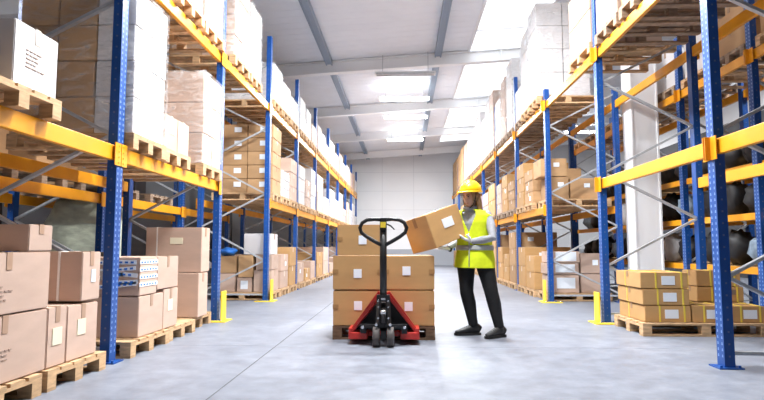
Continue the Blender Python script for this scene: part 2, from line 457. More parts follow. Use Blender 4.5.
# ------------------------------------------------------------------ pallets
def pallet_meshes(wx, wy, dark=False):
    """wx along X, wy along Y; origin in the middle of the bottom; deck boards run along X"""
    def f():
        d = MB(); n = 5; bw_ = .135
        for i in range(n):
            yc = -wy / 2 + bw_ / 2 + (wy - bw_) * i / (n - 1)
            d.box(-wx / 2, wx / 2, yc - bw_ / 2, yc + bw_ / 2, .122, .144)
        st = MB().box(-.05, .05, -wy / 2, wy / 2, .100, .1215)
        bl = MB().box(-.05, .05, -.05, .05, .0225, .0995)
        sk = MB().box(-wx / 2, wx / 2, -.05, .05, 0, .022)
        return [x.mesh(nm, M['darkwood'] if dark else M['wood']) for x, nm in ((d, 'deck'), (st, 'stringer_board'), (bl, 'block'), (sk, 'skid_board'))]
    return cached(('pal', wx, wy, dark), f)
def whole_pallet(wx, wy, dark):
    def f():
        m = MB(); n = 5
        for i in range(n):
            yc = -wy / 2 + .0675 + (wy - .135) * i / (n - 1); m.box(-wx / 2, wx / 2, yc - .0675, yc + .0675, .122, .144)
        for a in (-1, 0, 1):
            m.box(a * (wx / 2 - .05) - .05, a * (wx / 2 - .05) + .05, -wy / 2, wy / 2, .1, .1215)
            m.box(-wx / 2, wx / 2, a * (wy / 2 - .05) - .05, a * (wy / 2 - .05) + .05, 0, .022)
            for b in (-1, 0, 1):
                xc, yc = a * (wx / 2 - .05), b * (wy / 2 - .05); m.box(xc - .05, xc + .05, yc - .05, yc + .05, .0225, .0995)
        return m.mesh('pallet', M['darkwood'] if dark else M['wood'])
    return cached(('wp', wx, wy, dark), f)
NP = 0
def pallet(x0, x1, y0, y1, z, label, group, parts=True, dark=False):
    global NP; NP += 1
    wx, wy = round(x1 - x0, 2), round(y1 - y0, 2); c = ((x0 + x1) / 2, (y0 + y1) / 2, z + .001)
    if not parts:
        return tag(put('pallet', whole_pallet(wx, wy, dark), None, c), label, 'pallet', group)
    r = empty('pallet', c, 0, label, 'pallet', group)
    d, st, bl, sk = pallet_meshes(wx, wy, dark)
    put('deck', d, r)
    for a in (-1, 0, 1):
        put('stringer_board', st, r, (a * (wx / 2 - .05), 0, 0)); put('skid_board', sk, r, (0, a * (wy / 2 - .05), 0))
        for b in (-1, 0, 1): put('block', bl, r, (a * (wx / 2 - .05), b * (wy / 2 - .05), 0))
    return r

# ------------------------------------------------------------------ cartons
NC = 0
def carton_mesh(w, d, h, col):
    def f():
        bm = bmesh.new(); bmesh.ops.create_cube(bm, size=1)
        for v in bm.verts: v.co = Vector((v.co.x * w, v.co.y * d, (v.co.z + .5) * h))
        bmesh.ops.bevel(bm, geom=bm.edges[:], offset=.006, segments=2, affect='EDGES')
        for v in bm.verts:                       # sides bulge a trace, as filled cartons do
            u = 1 - (2 * v.co.z / h - 1) ** 2
            v.co.x += math.copysign(.002 * u, v.co.x); v.co.y += math.copysign(.002 * u, v.co.y)
        me = bpy.data.meshes.new('carton'); bm.to_mesh(me); bm.free(); me.materials.append(M[col]); return me
    return cached(('c', round(w, 3), round(d, 3), round(h, 3), col), f)
def tape_mesh(w, d, h, axis, m):
    """tape along the top seam and a hand's width down both ends"""
    def f():
        t = .0035; dr = min(.11, h * .35); hw = .026; e = w / 2 if axis == 'x' else d / 2
        pr = [(-e, h - dr), (-e, h), (e, h), (e, h - dr), (e + t, h - dr), (e + t, h + t), (-e - t, h + t), (-e - t, h - dr)]
        P3 = (lambda a, o, z: (a, o, z)) if axis == 'x' else (lambda a, o, z: (o, a, z))
        b = MB(); n = 8
        b.add([P3(p, -hw, z) for p, z in pr] + [P3(p, hw, z) for p, z in pr],
              [(i, (i + 1) % n, n + (i + 1) % n, n + i) for i in range(n)] + [(0, 7, 6, 1), (1, 6, 5, 2), (2, 5, 4, 3), (8, 9, 14, 15), (9, 10, 13, 14), (10, 11, 12, 13)])
        return b.mesh('tape', M[m])
    return cached(('t', round(w, 3), round(d, 3), round(h, 3), axis, m), f)
def sticker(r, w, d, h, face, u, v, sw, sh, m='label', name='paper_label'):
    """rectangle on a face: 'cam' (-Y), 'px' (+X), 'nx' (-X); u, v from -.5 to .5"""
    t = .003
    b = MB()
    if face == 'cam': b.box(u * w - sw / 2, u * w + sw / 2, -d / 2 - t - .002, -d / 2, h / 2 + v * h - sh / 2, h / 2 + v * h + sh / 2)
    elif face == 'px': b.box(w / 2, w / 2 + t + .002, u * d - sw / 2, u * d + sw / 2, h / 2 + v * h - sh / 2, h / 2 + v * h + sh / 2)
    else: b.box(-w / 2 - t - .002, -w / 2, u * d - sw / 2, u * d + sw / 2, h / 2 + v * h - sh / 2, h / 2 + v * h + sh / 2)
    return b.obj(name, M[m], r)
def strap(r, w, d, h, u, m='strap', axis='y', name='strap', hw=.008):
    """band round the carton at offset u; axis 'y' = runs over top and down the camera face"""
    b = MB(); t = .0045
    if axis == 'y':
        x = u * w
        b.box(x - hw, x + hw, -d / 2 - t, -d / 2, 0.002, h); b.box(x - hw, x + hw, d / 2, d / 2 + t, .002, h); b.box(x - hw, x + hw, -d / 2 - t, d / 2 + t, h, h + t)
    else:
        yy = u * d
        b.box(-w / 2 - t, -w / 2, yy - hw, yy + hw, .002, h); b.box(w / 2, w / 2 + t, yy - hw, yy + hw, .002, h); b.box(-w / 2 - t, w / 2 + t, yy - hw, yy + hw, h, h + t)
    return b.obj(name, M[m], r)
def scribble(r, w, d, h, face, u, v, n=4, L=.16):
    """faded unreadable print lines"""
    b = MB(); rg = random.Random(n + int(w * 1000)); t = .0028
    for i in range(n):
        zz = h / 2 + v * h - i * .028; l = L * rg.uniform(.45, 1); a = u * (d if face != 'cam' else w) - L / 2
        while l > .02:
            s = rg.uniform(.015, .05)
            if face == 'px': b.box(w / 2, w / 2 + t + .002, a, a + s, zz - .004, zz + .004)
            else: b.box(a, a + s, -d / 2 - t - .002, -d / 2, zz - .004, zz + .004)
            a += s + .012; l -= s + .012
    return b.obj('printed_lettering', M['fadeink'], r)
def carton(x0, x1, y0, y1, z0, z1, label, col='kraft', tape='x', tm='tape', group=None, rz=0):
    global NC; NC += 1
    if col == 'pink' and tm == 'tape': tm = 'ptape2'
    w, d, h = x1 - x0, y1 - y0, z1 - z0 - .006
    r = put('carton', carton_mesh(w, d, h, col), None, ((x0 + x1) / 2, (y0 + y1) / 2, z0 + .003), (0, 0, rz))
    tag(r, label, 'cardboard box', group)
    if tape: put('tape', tape_mesh(w, d, h, tape, tm), r)
    r['dim'] = (w, d, h)
    return r
def dims(r): return tuple(r['dim'])

def film(x0, x1, y0, y1, z0, z1, label, group='stretch film around pallet loads'):
    e = .014; bm = bmesh.new(); bmesh.ops.create_cube(bm, size=1)
    bmesh.ops.subdivide_edges(bm, edges=bm.edges[:], cuts=7, use_grid_fill=True)
    rg = random.Random(int(y0 * 100))
    cx, cy, cz = (x0 + x1) / 2, (y0 + y1) / 2, (z0 + z1) / 2
    for v in bm.verts:
        p = v.co; top = p.z > .49
        k = rg.uniform(-.008, .012)
        v.co = Vector((p.x * (x1 - x0 + 2 * e) + math.copysign(max(0, k), p.x), p.y * (y1 - y0 + 2 * e) + math.copysign(max(0, k), p.y), p.z * (z1 - z0) + (e if top else .004 if p.z < -.49 else 0)))
    bmesh.ops.delete(bm, geom=[f for f in bm.faces if abs(f.normal.z) > .9 and f.calc_center_median().z < 0], context='FACES')
    for f in bm.faces: f.smooth = True
    me = bpy.data.meshes.new('stretch_film'); bm.to_mesh(me); bm.free(); me.materials.append(M['film'])
    return tag(put('stretch_film', me, None, (cx, cy, cz)), label, 'plastic film', group)

LAY = lambda k, n: 'only layer' if n == 1 else ('bottom layer' if k == 0 else 'top layer' if k == n - 1 else ('middle layer' if n == 3 else '%s layer' % ORD[k]))
def load(side, y0, y1, z, H, nx, ny, nz, place, col='kraft', wrap=False, depth=1.0, parts=True, dark=False, pal=True, labelled=False, jit=.012, tm='ptape', tapes=True, xo=0, inner=None):
    """a pallet at height z carrying nx x ny x nz cartons up to height H. place: words that say which load it is"""
    sg = 1 if side == 'left' else -1                 # direction of the aisle
    face = (LF + .06 if side == 'left' else RF - .06) + sg * xo
    CNM = {'kraft': 'brown', 'pink': 'pale brown', 'white': 'white', 'gold': 'golden brown'}
    if pal:
        xa, xb = sorted((face + sg * .02, face - sg * 1.18))
        pallet(xa, xb, y0, y1, z, 'wooden pallet under load, ' + place, 'pallets in the racks', parts, dark)
        zb = z + .146
    else: zb = z
    h = (H - zb) / nz
    cd = depth / nx; cy = (y1 - y0 - .03) / ny
    for kz in range(nz):
        for ix in range(nx):
            for iy in range(ny):
                if nx == 3 and ix == 2 and iy: continue      # nothing of these shows
                a = face - sg * (ix * cd); b = face - sg * ((ix + 1) * cd - .006)
                j = random.uniform(0, jit)
                xa, xb = sorted((a - sg * j, b - sg * j * .0))
                ya = y0 + .015 + iy * cy + .003; yb = y0 + .015 + (iy + 1) * cy - .003
                pos = ''
                if ny > 1: pos += ' near' if iy == 0 else ' far' if iy == ny - 1 else ' mid'
                if nx > 1: pos += ' aisle-side' if ix == 0 else ' innermost' if ix == 2 else ' inner'
                cc = inner if (inner and ix > 0) else col
                lb = '%s carton, %s%s, %s' % (CNM[cc], LAY(kz, nz), (',' + pos) if pos else '', place)
                c = carton(xa, xb, ya, yb, zb + kz * h, zb + (kz + 1) * h, lb, cc, 'x' if tapes else None, tm, 'cartons on the rack pallets')
                w, d, hh = dims(c)
                if labelled and iy == 0: sticker(c, w, d, hh, 'cam', .12 * sg, .1, .14, .10)
                elif ix == 0 and random.random() < .3 and y0 < 16:
                    sticker(c, w, d, hh, 'px' if sg > 0 else 'nx', random.uniform(-.2, .2), random.uniform(-.1, .2), .12, .09)
    if wrap:
        xa, xb = sorted((face, face - sg * depth))
        film(xa, xb, y0 + .015, y1 - .015, zb, H, 'clear stretch film round load, ' + place)
    return zb

# ---------- left rack, nearest bays, floor level: individual boxes
FL = 'pallets of the left floor row'
pallet(-3.64, -2.46, 2.98, 3.80, 0, 'wooden floor pallet nearest the camera, left side, under tall pale boxes', FL)
pallet(-3.64, -2.46, 3.86, 4.62, 0, 'wooden floor pallet just before the nearest left blue post', FL)
pallet(-3.64, -2.46, 5.04, 5.88, 0, 'wooden floor pallet just behind the nearest left blue post', FL)
pallet(-3.64, -2.48, 5.92, 6.66, 0, 'empty-ended wooden floor pallet between taped box and big strapped boxes', FL)
pallet(-3.64, -2.56, 6.70, 7.44, 0, 'wooden floor pallet under the two big strapped brown boxes', FL)
xL = -2.5
def px_faces(c, lab=None, scr=None):
    w, d, h = dims(c)
    if lab: sticker(c, w, d, h, 'px', *lab)
    if scr: scribble(c, w, d, h, 'px', *scr)
c = carton(-3.1, xL, 3.05, 3.885, .147, .572, 'large pale box on floor pallet at left edge, bottom of its stack', 'pink', 'x'); px_faces(c, None, (-.05, .12, 5, .3))
c = carton(-3.1, xL, 3.06, 3.89, .575, .968, 'large pale box with faded print, middle of stack at left edge', 'pink', 'x'); px_faces(c, None, (-.05, -.05, 4, .3))
c = carton(-3.06, xL, 3.65, 3.90, .970, 1.155, 'small pale box on top of the stack at left edge', 'pink', 'x')
c = carton(-3.1, xL, 3.895, 4.115, .147, .575, 'narrow pale box with yellowish label, beside left edge stack', 'pink', 'x'); px_faces(c, (0, .0, .11, .12, 'cream'))
c = carton(-3.1, xL, 4.125, 4.535, .147, .562, 'squarish pale box with cream label beside nearest left post', 'pink', 'x'); px_faces(c, (-.05, .08, .11, .12, 'cream'))
c = carton(-3.08, xL, 4.29, 4.55, .578, .965, 'brown box with white strap, upper box beside nearest left post', 'pink', 'x'); px_faces(c, (.1, .0, .06, .10)); strap(c, *dims(c), .18, hw=.009)
c = carton(-3.12, xL, 5.25, 5.785, .147, .535, 'brown box with white strap, bottom, right behind nearest left post', 'pink', 'x'); strap(c, *dims(c), .02)
c = carton(-3.12, xL, 5.795, 6.16, .147, .562, 'pale box with cream label, bottom, behind the strapped bottom box', 'pink', 'x'); px_faces(c, (-.05, .08, .12, .12, 'cream'))
c = carton(-3.10, xL, 5.25, 5.62, .537, .905, 'brown box covered with blue and white tape strips behind nearest left post', 'pink', None)
w, d, h = dims(c)
for (u, v, L_, a) in ((-.22, .36, .30, 0), (.24, .37, .24, 0), (.05, .16, .46, .10), (-.1, -.03, .40, .16), (.1, -.24, .42, .10), (.28, .05, .22, -.08), (.3, -.15, .2, .05)):
    m = MB(); mx = Matrix.Translation((u * w, -d / 2 - .002, h / 2 + v * h)) @ Matrix.Rotation(-a, 4, 'Y')
    m.box(-L_ / 2, L_ / 2, -.002, .002, -.02, .02, 0, mx)
    k = -L_ / 2 + .02
    while k < L_ / 2 - .05:
        m.box(k, k + .03, -.0035, .002, -.009, .009, 1, mx); k += .055
    m.obj('printed_tape', [M['label'], M['blueplastic']], c)
for (u, v, L_) in ((0, .37, .38), (0, .18, .38), (0, -.02, .38), (0, -.22, .38)):
    m = MB().box(w / 2, w / 2 + .004, u * d - L_ / 2, u * d + L_ / 2, h / 2 + v * h - .018, h / 2 + v * h + .018, 0)
    k = -L_ / 2 + .02
    while k < L_ / 2 - .05: m.box(w / 2 + .003, w / 2 + .0055, k, k + .03, h / 2 + v * h - .008, h / 2 + v * h + .008, 1); k += .06
    m.obj('printed_tape', [M['label'], M['blueplastic']], c)
c = carton(-3.0, xL, 5.63, 6.15, .565, .905, 'plain pale box standing next to the taped box, same pallet', 'pink', 'x')
c = carton(-3.28, xL, 6.78, 7.10, .147, .685, 'big pale brown box under the strapped box, before walk-through', 'pink', 'x', group=None)
c = carton(-3.20, xL, 6.85, 7.14, .688, 1.245, 'big brown box with white strap and cream label, on top of another', 'pink', 'x'); strap(c, *dims(c), -.30); sticker(c, *dims(c), 'cam', .05, .20, .16, .08, 'cream')

# ---------- left rack lower beam
pallet(-3.64, -2.46, 3.08, 3.87, B1L, 'wooden pallet on left lower beam, holding one white box', 'pallets in the racks')
c = carton(-3.05, xL, 3.41, 3.86, B1L + .147, 2.48, 'single white box with faded print on left lower beam, top left', 'white', 'x', 'ptape'); px_faces(c, None, (.0, .1, 5, .22))
P = lambda w, b, s='left', lv='upper': '%s pallet, %s, %s %s beam' % (w, b, s, lv)
BN = ['nearest bay', 'bay before walk-through', 'walk-through bay'] + ['%s bay past walk-through' % ORD[j] for j in range(8)]
load('left', 4.97, 5.67, B1L, 3.42, 3, 2, 4, P('first', BN[1], 'left', 'lower'), 'white', True, xo=.03, inner='kraft', depth=1.12)
load('left', 5.74, 6.42, B1L, 2.42, 2, 2, 1, P('middle', BN[1], 'left', 'lower'), 'pink')
load('left', 6.84, 7.56, B1L, 3.22, 2, 2, 3, P('last', BN[1], 'left', 'lower'), 'pink', True, inner='kraft', tm='tape')
# ---------- left rack upper beam
load('left', 5.05, 5.85, B2, 4.75, 1, 2, 2, P('first', BN[1]), 'pink')
load('left', 5.95, 6.70, B2, 4.75, 1, 2, 2, P('middle', BN[1]), 'pink', xo=.02)
load('left', 6.80, 7.56, B2, 4.85, 1, 2, 2, P('last', BN[1]), 'pink', True)
load('left', 8.05, 8.85, B2, 5.12, 2, 2, 4, P('first', BN[2]), 'pink', True, inner='kraft', tm='tape')
load('left', 8.93, 9.63, B2, 5.07, 1, 2, 3, P('second', BN[2]), 'white', True)
for i in range(3, 10):
    ya = YS[i] + .14; n = 3 if i < 6 else 2; st = (YS[i + 1] - YS[i] - .2) / n
    for j in range(n):
        H = 4.66 - .1 * (j % 2) + random.uniform(-.08, .06) - (.25 if j == 2 else 0)
        load('left', ya + j * st, ya + j * st + st - .1, B2, H, 1, 2 if i < 5 else 1, 2, P(['first', 'second', 'third'][j], BN[i]), ['white', 'pink', 'white', 'pink'][(i + j) % 4] if i > 4 else ['white', 'white', 'pink', 'white'][(i + j) % 4], i < 6 and j % 2 == 0, parts=i < 5, tapes=i < 7)
# ---------- left rack past the walk-through, lower beam and floor
load('left', 10.60, 11.35, B1L, 3.38, 2, 1, 5, P('first', BN[3], 'left', 'lower'), 'kraft', False, labelled=True, tm='tape')
for i in range(3, 10):
    n = 3 if i < 5 else 2; st = (YS[i + 1] - YS[i] - .2) / n
    for j in range(n):
        if i == 3 and j == 0: continue
        ya = YS[i] + .14 + j * st
        load('left', ya, ya + st - .1, B1L, [3.0, 2.75, 3.15, 2.6][(i * 2 + j) % 4], 1, 1, 3 if i < 5 else 2, P(['first', 'second', 'third'][j], BN[i], 'left', 'lower'), ['white', 'white', 'pink'][(i + j) % 3], i < 5 and j == 1, parts=i < 5, tapes=i < 6)
PF = lambda w, b, s='left': '%s floor pallet, %s, %s rack' % (w, b, s)
# camera-facing boxes at the far side of the left walk-through
pallet(-3.64, -2.5, 10.58, 11.38, 0, 'wooden pallet on floor at far side of left walk-through', 'pallets in the racks')
zz = .147
for (x0, x1, z0, z1, lb, col) in ((-3.62, -3.22, zz, .50, 'pale carton with slanting flap at far side of left walk-through, bottom inner', 'pink'),
                                 (-3.18, -2.90, zz, .42, 'small white-labelled carton at far side of left walk-through, bottom middle', 'pink'),
                                 (-2.86, -2.52, zz, .56, 'upright pale carton at far side of left walk-through, bottom aisle corner', 'pink'),
                                 (-3.62, -3.20, .503, .825, 'brown carton under the blue plastic bundle, left walk-through', 'kraft'),
                                 (-3.16, -2.88, .423, .85, 'brown carton in middle of boxes across left walk-through', 'kraft'),
                                 (-3.06, -2.54, .855, 1.26, 'large pale carton topmost at far side of left walk-through', 'white'),
                                 (-2.82, -2.52, .563, .85, 'pale carton, second from floor, aisle corner past left walk-through', 'pink')):
    c = carton(x0, x1, 10.64, 11.2, z0, z1, lb, col, 'x'); 
    if 'labelled' in lb: sticker(c, *dims(c), 'cam', 0, 0, .14, .16)
bb = MB().ball((0, 0, .075), (.17, .15, .08), 16, 10, lambda q, d: q * (1 + .12 * math.sin(7 * d.x + 3 * d.z) + .08 * math.sin(11 * d.y)))
tag(bb.obj('plastic_bundle', M['blueplastic'], None, (-3.42, 10.85, .838)), 'crumpled blue plastic bundle on brown carton, left walk-through', 'bundle')
for i in range(3, 10):
    n = 3 if i < 5 else 2; st = (YS[i + 1] - YS[i] - .2) / n
    for j in range(n):
        if i == 3 and j == 0: continue
        ya = YS[i] + .14 + j * st
        load('left', ya, ya + st - .1, 0, [.62, .85, .45, 1.0][(i + 2 * j) % 4], 1, 1, [1, 2, 1, 2][(i + 2 * j) % 4], PF(['first', 'second', 'third'][j], BN[i]), ['pink', 'pink', 'gold'][(i + j) % 3], parts=i < 5, tapes=i < 6)

# ---------- right rack: strapped boxes on the floor pallet
pallet(2.68, 4.08, 6.50, 7.36, 0, 'long wooden floor pallet under yellow-strapped boxes, right rack', 'pallets in the racks')
def ybox(x0, x1, y0, y1, z0, z1, lb, both=True, sc=.10):
    c = carton(x0, x1, y0, y1, z0, z1, lb, 'gold', 'x', 'tape', 'yellow-strapped boxes on the right floor pallet')
    d_ = dims(c); strap(c, *d_, -.18 if both else -.4, 'ystrap', hw=.009); strap(c, *d_, .36, 'ystrap', hw=.009)
    strap(c, *d_, .1, 'ystrap', 'x', hw=.007)
    if sc: sticker(c, *d_, 'cam', .08, .0, .15, sc)
    return c
for k, (za, zb_, dx, ws) in enumerate(((.147, .335, .0, 'bottom'), (.337, .523, -.015, 'middle'), (.525, .712, -.03, 'top'))):
    ybox(2.74 + dx, 3.25 + dx * .2, 6.570 + .01 * k, 7.330, za, zb_, 'flat brown box with yellow straps, %s of the aisle-corner stack' % ws)
ybox(3.27, 3.665, 6.570, 6.960, .147, .335, 'low flat box with yellow straps and white label, between both strapped stacks')
ybox(3.68, 4.07, 6.570, 6.960, .147, .335, 'low flat box with yellow straps behind the nearest right post')
ybox(3.27, 3.52, 6.990, 7.330, .147, .335, 'small flat box with yellow straps in back row between strapped stacks', True, 0)
for k, (za, zb_, ws) in enumerate(((.147, .335, 'bottom'), (.337, .523, 'middle'), (.525, .718, 'top'))):
    c = ybox(3.54, 4.12 - .03 * k, 6.985, 7.330, za, zb_, 'flat box with yellow straps, %s of the stack behind nearest right post' % ws, True, 0)
    if k: 
        w, d, h = dims(c)
        sticker(c, w, d, h, 'cam', .16, .15, .07, .06, 'ink', 'black_print'); sticker(c, w, d, h, 'cam', .28, .15, .05, .06, 'ink', 'black_print')

# ---------- right rack upper beam
PR = lambda w, b, lv='upper': '%s pallet, %s, right %s beam' % (w, b, lv)
load('right', 2.95, 3.75, B2, 4.5, 1, 1, 1, PR('middle', BN[0]), 'pink', dark=True)
load('right', 3.85, 4.70, B2, 4.5, 1, 1, 1, PR('last', BN[0]), 'pink', dark=True)
load('right', 5.00, 5.80, B2, 4.7, 2, 1, 2, PR('first', BN[1]), 'pink', dark=True)
load('right', 5.88, 6.66, B2, 4.7, 2, 1, 2, PR('middle', BN[1]), 'kraft', dark=True)
load('right', 6.74, 7.52, B2, 4.85, 2, 2, 2, PR('last', BN[1]), 'pink', dark=True)
load('right', 7.74, 8.74, B2, 4.85, 2, 1, 2, PR('first', BN[2]), 'pink', tm='tape')
load('right', 10.55, 11.30, B2, 5.7, 2, 1, 4, PR('first', BN[3]), 'white', True, xo=.07)
load('right', 11.40, 12.15, B2, 5.55, 1, 1, 4, PR('second', BN[3]), 'white', True, xo=.05)
load('right', 12.25, 13.05, B2, 4.6, 1, 1, 2, PR('third', BN[3]), 'white', dark=True, parts=False)
for i in range(4, 10):
    n = 3 if i < 6 else 2; st = (YS[i + 1] - YS[i] - .2) / n
    for j in range(n):
        ya = YS[i] + .14 + j * st
        H = [5.55, 5.5, 5.1][j] + random.uniform(-.1, .1) - (0 if i < 7 else .1)
        load('right', ya, ya + st - .1, B2, H, 1, 1, 3 if i < 6 else 2, PR(['first', 'second', 'third'][j], BN[i]), 'kraft' if i > 7 else ['white', 'white', 'pink'][(i + j) % 3], i < 6 and j < 2, parts=i < 5, dark=True, tapes=i < 6)
# ---------- right rack past the walk-through: lower beam
pallet(2.70, 3.88, 10.60, 11.35, B1R, 'wooden pallet facing the right walk-through on lower beam', 'pallets in the racks')
z1 = B1R + .147
for (x0, x1, za, zb_, lb, lab) in ((2.74, 3.12, z1, 2.33, 'brown carton behind the guarded right post, lower of two on lower beam', 1),
                                   (2.60, 3.09, 2.335, 2.68, 'brown carton with white label, topmost behind the guarded right post', 1),
                                   (3.15, 3.66, z1, 2.30, 'wide brown carton with white label facing right walk-through, lower beam', 1)):
    c = carton(x0, x1, 10.66, 11.25, za, zb_, lb, 'kraft', 'x')
    if lab: sticker(c, *dims(c), 'cam', .1, .15, .11, .08)
for i in range(3, 10):
    n = 3 if i < 5 else 2; st = (YS[i + 1] - YS[i] - .2) / n
    for j in range(n):
        if i == 3 and j == 0: continue
        ya = YS[i] + .14 + j * st
        load('right', ya, ya + st - .1, B1R, [2.72, 2.6, 2.85][(i + j) % 3], 1, 1, 3 if i < 5 else 2, PR(['first', 'second', 'third'][j], BN[i], 'lower'), ['kraft', 'gold', 'pink', 'kraft'][(i + j) % 4], parts=i < 5, dark=i > 3, tapes=i < 6)
# ---------- right rack past the walk-through: floor
pallet(2.66, 3.84, 10.60, 11.35, 0, 'wooden pallet on floor at far side of right walk-through', 'pallets in the racks')
for (x0, x1, za, zb_, lb, col, lab) in ((2.72, 3.26, .147, .48, 'pale carton with large white label, bottom, past guarded right post', 'pink', (.34, .20)),
                                   (2.70, 3.26, .485, .70, 'brown carton with large white label, middle, past guarded right post', 'pink', (.36, .15)),
                                   (2.72, 3.28, .705, .92, 'carton with wide white label, topmost on floor past guarded right post', 'pink', (.38, .17)),
                                   (3.30, 3.80, .147, .50, 'inner bottom carton on floor pallet facing right walk-through', 'pink', None),
                                   (3.30, 3.78, .505, .88, 'inner top carton on floor pallet facing right walk-through', 'pink', (.1, .1))):
    c = carton(x0, x1, 10.66, 11.25, za, zb_, lb, col, 'x')
    if lab: sticker(c, *dims(c), 'cam', .05, .05, *lab)
for i in range(3, 10):
    n = 3 if i < 5 else 2; st = (YS[i + 1] - YS[i] - .2) / n
    for j in range(n):
        if i == 3 and j == 0: continue
        ya = YS[i] + .14 + j * st
        q = (i * 3 + j) % 3
        load('right', ya, ya + st - .1, 0, [1.35, .82, 1.0][q], 1, 1, [3, 2, 2][q], PF(['first', 'second', 'third'][j], BN[i], 'right'), ['kraft', 'gold', 'gold'][q], parts=i < 5, labelled=i < 5, tapes=i < 6)

# ---------- right: racks of the neighbouring aisle with dark goods on chipboard shelves
BX = 4.74
bys = [5.6, 7.62, 9.62, 11.62, 13.62, 15.62]
for i, y in enumerate(bys):
    frame(BX, -1, y, 4.6, 'blue upright frame behind the right rack, %s along the dark shelves' % ORD[i], 'blue upright frames behind the right rack', dep=1.05)
def sack_mesh(k):
    def f():
        rg = random.Random(k); a, b, c_ = [rg.uniform(2, 6) for _ in range(3)]
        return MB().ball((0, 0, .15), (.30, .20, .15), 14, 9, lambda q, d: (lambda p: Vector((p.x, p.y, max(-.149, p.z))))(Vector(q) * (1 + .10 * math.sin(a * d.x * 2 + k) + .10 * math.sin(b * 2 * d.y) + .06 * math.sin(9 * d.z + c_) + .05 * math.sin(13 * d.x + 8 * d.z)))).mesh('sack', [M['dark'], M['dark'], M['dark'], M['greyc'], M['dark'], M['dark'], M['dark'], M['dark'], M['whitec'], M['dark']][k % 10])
    return cached(('sack', k % 10), f)
cn = ['black', 'black', 'black', 'grey-blue', 'black', 'black', 'black', 'black', 'white', 'black']
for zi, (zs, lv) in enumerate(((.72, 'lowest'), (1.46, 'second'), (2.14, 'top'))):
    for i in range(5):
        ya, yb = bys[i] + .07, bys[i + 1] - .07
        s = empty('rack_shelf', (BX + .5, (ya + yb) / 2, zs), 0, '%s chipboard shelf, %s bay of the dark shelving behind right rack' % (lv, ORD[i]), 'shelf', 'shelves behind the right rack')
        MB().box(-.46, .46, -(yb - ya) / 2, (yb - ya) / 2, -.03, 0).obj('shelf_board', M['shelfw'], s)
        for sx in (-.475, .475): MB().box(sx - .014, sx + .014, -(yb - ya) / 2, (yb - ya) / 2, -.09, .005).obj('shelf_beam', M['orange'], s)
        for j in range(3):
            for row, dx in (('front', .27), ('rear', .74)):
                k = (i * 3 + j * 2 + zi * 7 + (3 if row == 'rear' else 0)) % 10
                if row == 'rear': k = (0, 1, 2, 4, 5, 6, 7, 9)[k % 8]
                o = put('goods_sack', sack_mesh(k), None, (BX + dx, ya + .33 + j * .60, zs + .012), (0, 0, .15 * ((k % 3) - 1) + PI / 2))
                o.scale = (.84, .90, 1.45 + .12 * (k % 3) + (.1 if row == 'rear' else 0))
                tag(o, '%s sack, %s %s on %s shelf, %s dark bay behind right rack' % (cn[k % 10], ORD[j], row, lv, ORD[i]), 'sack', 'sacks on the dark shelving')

for i in range(5):
    for w_, xx, so in (('near', BX, -1), ('far', BX + 1.05, 1)):
        beam(xx, so, bys[i], bys[i + 1], 3.66, 'yellow %s upper beam above the dark shelving, %s bay' % (w_, ORD[i]), 'yellow beams behind the right rack')
    for j in range(2):
        ya = bys[i] + .1 + j * .95
        pallet(BX - .04, BX + 1.1, ya, ya + .82, 3.66, 'dark pallet above the dark shelving, %s bay, %s' % (ORD[i], ('nearer', 'farther')[j]), 'pallets behind the right rack', False, j == 0)
        if i < 3:
            for kz in range(2):
                carton(BX + .02, BX + 1.0, ya + .03, ya + .79, 3.81 + kz * .36, 4.168 + kz * .36, '%s carton above the dark shelving, %s bay, %s pallet, %s' % (('white', 'brown')[(i + j) % 2], ORD[i], ('nearer', 'farther')[j], ('below', 'on top')[kz]), ('white', 'kraft')[(i + j) % 2], 'x', 'tape', 'cartons above the dark shelving')
for i, (ya, yb) in enumerate(((5.0, 5.9), (6.3, 7.2), (7.8, 8.7))):
    for kz in range(2):
        carton(-5.4, -4.3, ya + .03, yb - .03, 1.89 + kz * .5, 2.385 + kz * .5, 'dim brown carton on rack behind the left rack, %s load, %s' % (ORD[i], ('below', 'on top')[kz]), 'kraft', 'x', 'tape', 'cartons behind the left rack')

# ---------- left: racks behind, with pale wrapped load, tyre and forklift truck
for i, y in enumerate((4.87, 7.65, 10.45, 13.25)):
    frame(-4.22, 1, y, 4.6, 'blue upright frame behind the left rack, %s from the camera' % ORD[i], 'blue upright frames behind the left rack')
for i in range(3):
    ya, yb = (4.87, 7.65, 10.45, 13.25)[i:i + 2]
    for w_, xx in (('aisle-side', -4.22), ('far-side', -5.49)):
        for lv, zz in (('lower', 1.74), ('upper', 3.3)):
            beam(xx, 1 if xx > -5 else -1, ya, yb, zz, 'yellow %s %s beam of the rack behind the left rack, %s bay' % (lv, w_, ORD[i]), 'yellow beams behind the left rack')
for i, (ya, yb) in enumerate(((5.0, 6.2), (6.3, 7.5), (7.8, 9.0), (9.1, 10.3))):
    pallet(-5.52, -4.20, ya, yb - .3, 1.74, 'dark pallet on lower beam behind the left rack, %s from the camera' % ORD[i], 'pallets behind the left rack', False, True)
pl = MB()
pl.ball((0, 0, 0), (.48, .42, .5), 24, 18, lambda q, d: Vector((math.copysign(min(abs(q.x) * 1.35, .47), q.x), math.copysign(min(abs(q.y) * 1.35, .41), q.y), math.copysign(min(abs(q.z) * 1.35, .5), q.z))) * (1 + .03 * math.sin(14 * d.z + 5 * d.x) + .02 * math.sin(17 * d.y)))
pallet(-5.42, -4.32, 8.02, 8.82, 0, 'dark floor pallet under the pale green wrapped load', 'pallets behind the left rack', False, True)
ld = pl.obj('wrapped_load', M['palewrap'], None, (-4.86, 8.42, .147 + .80)); ld.scale = (1, 1, 1.5)
tag(ld, 'pale green plastic-wrapped load standing behind the left rack', 'wrapped load')
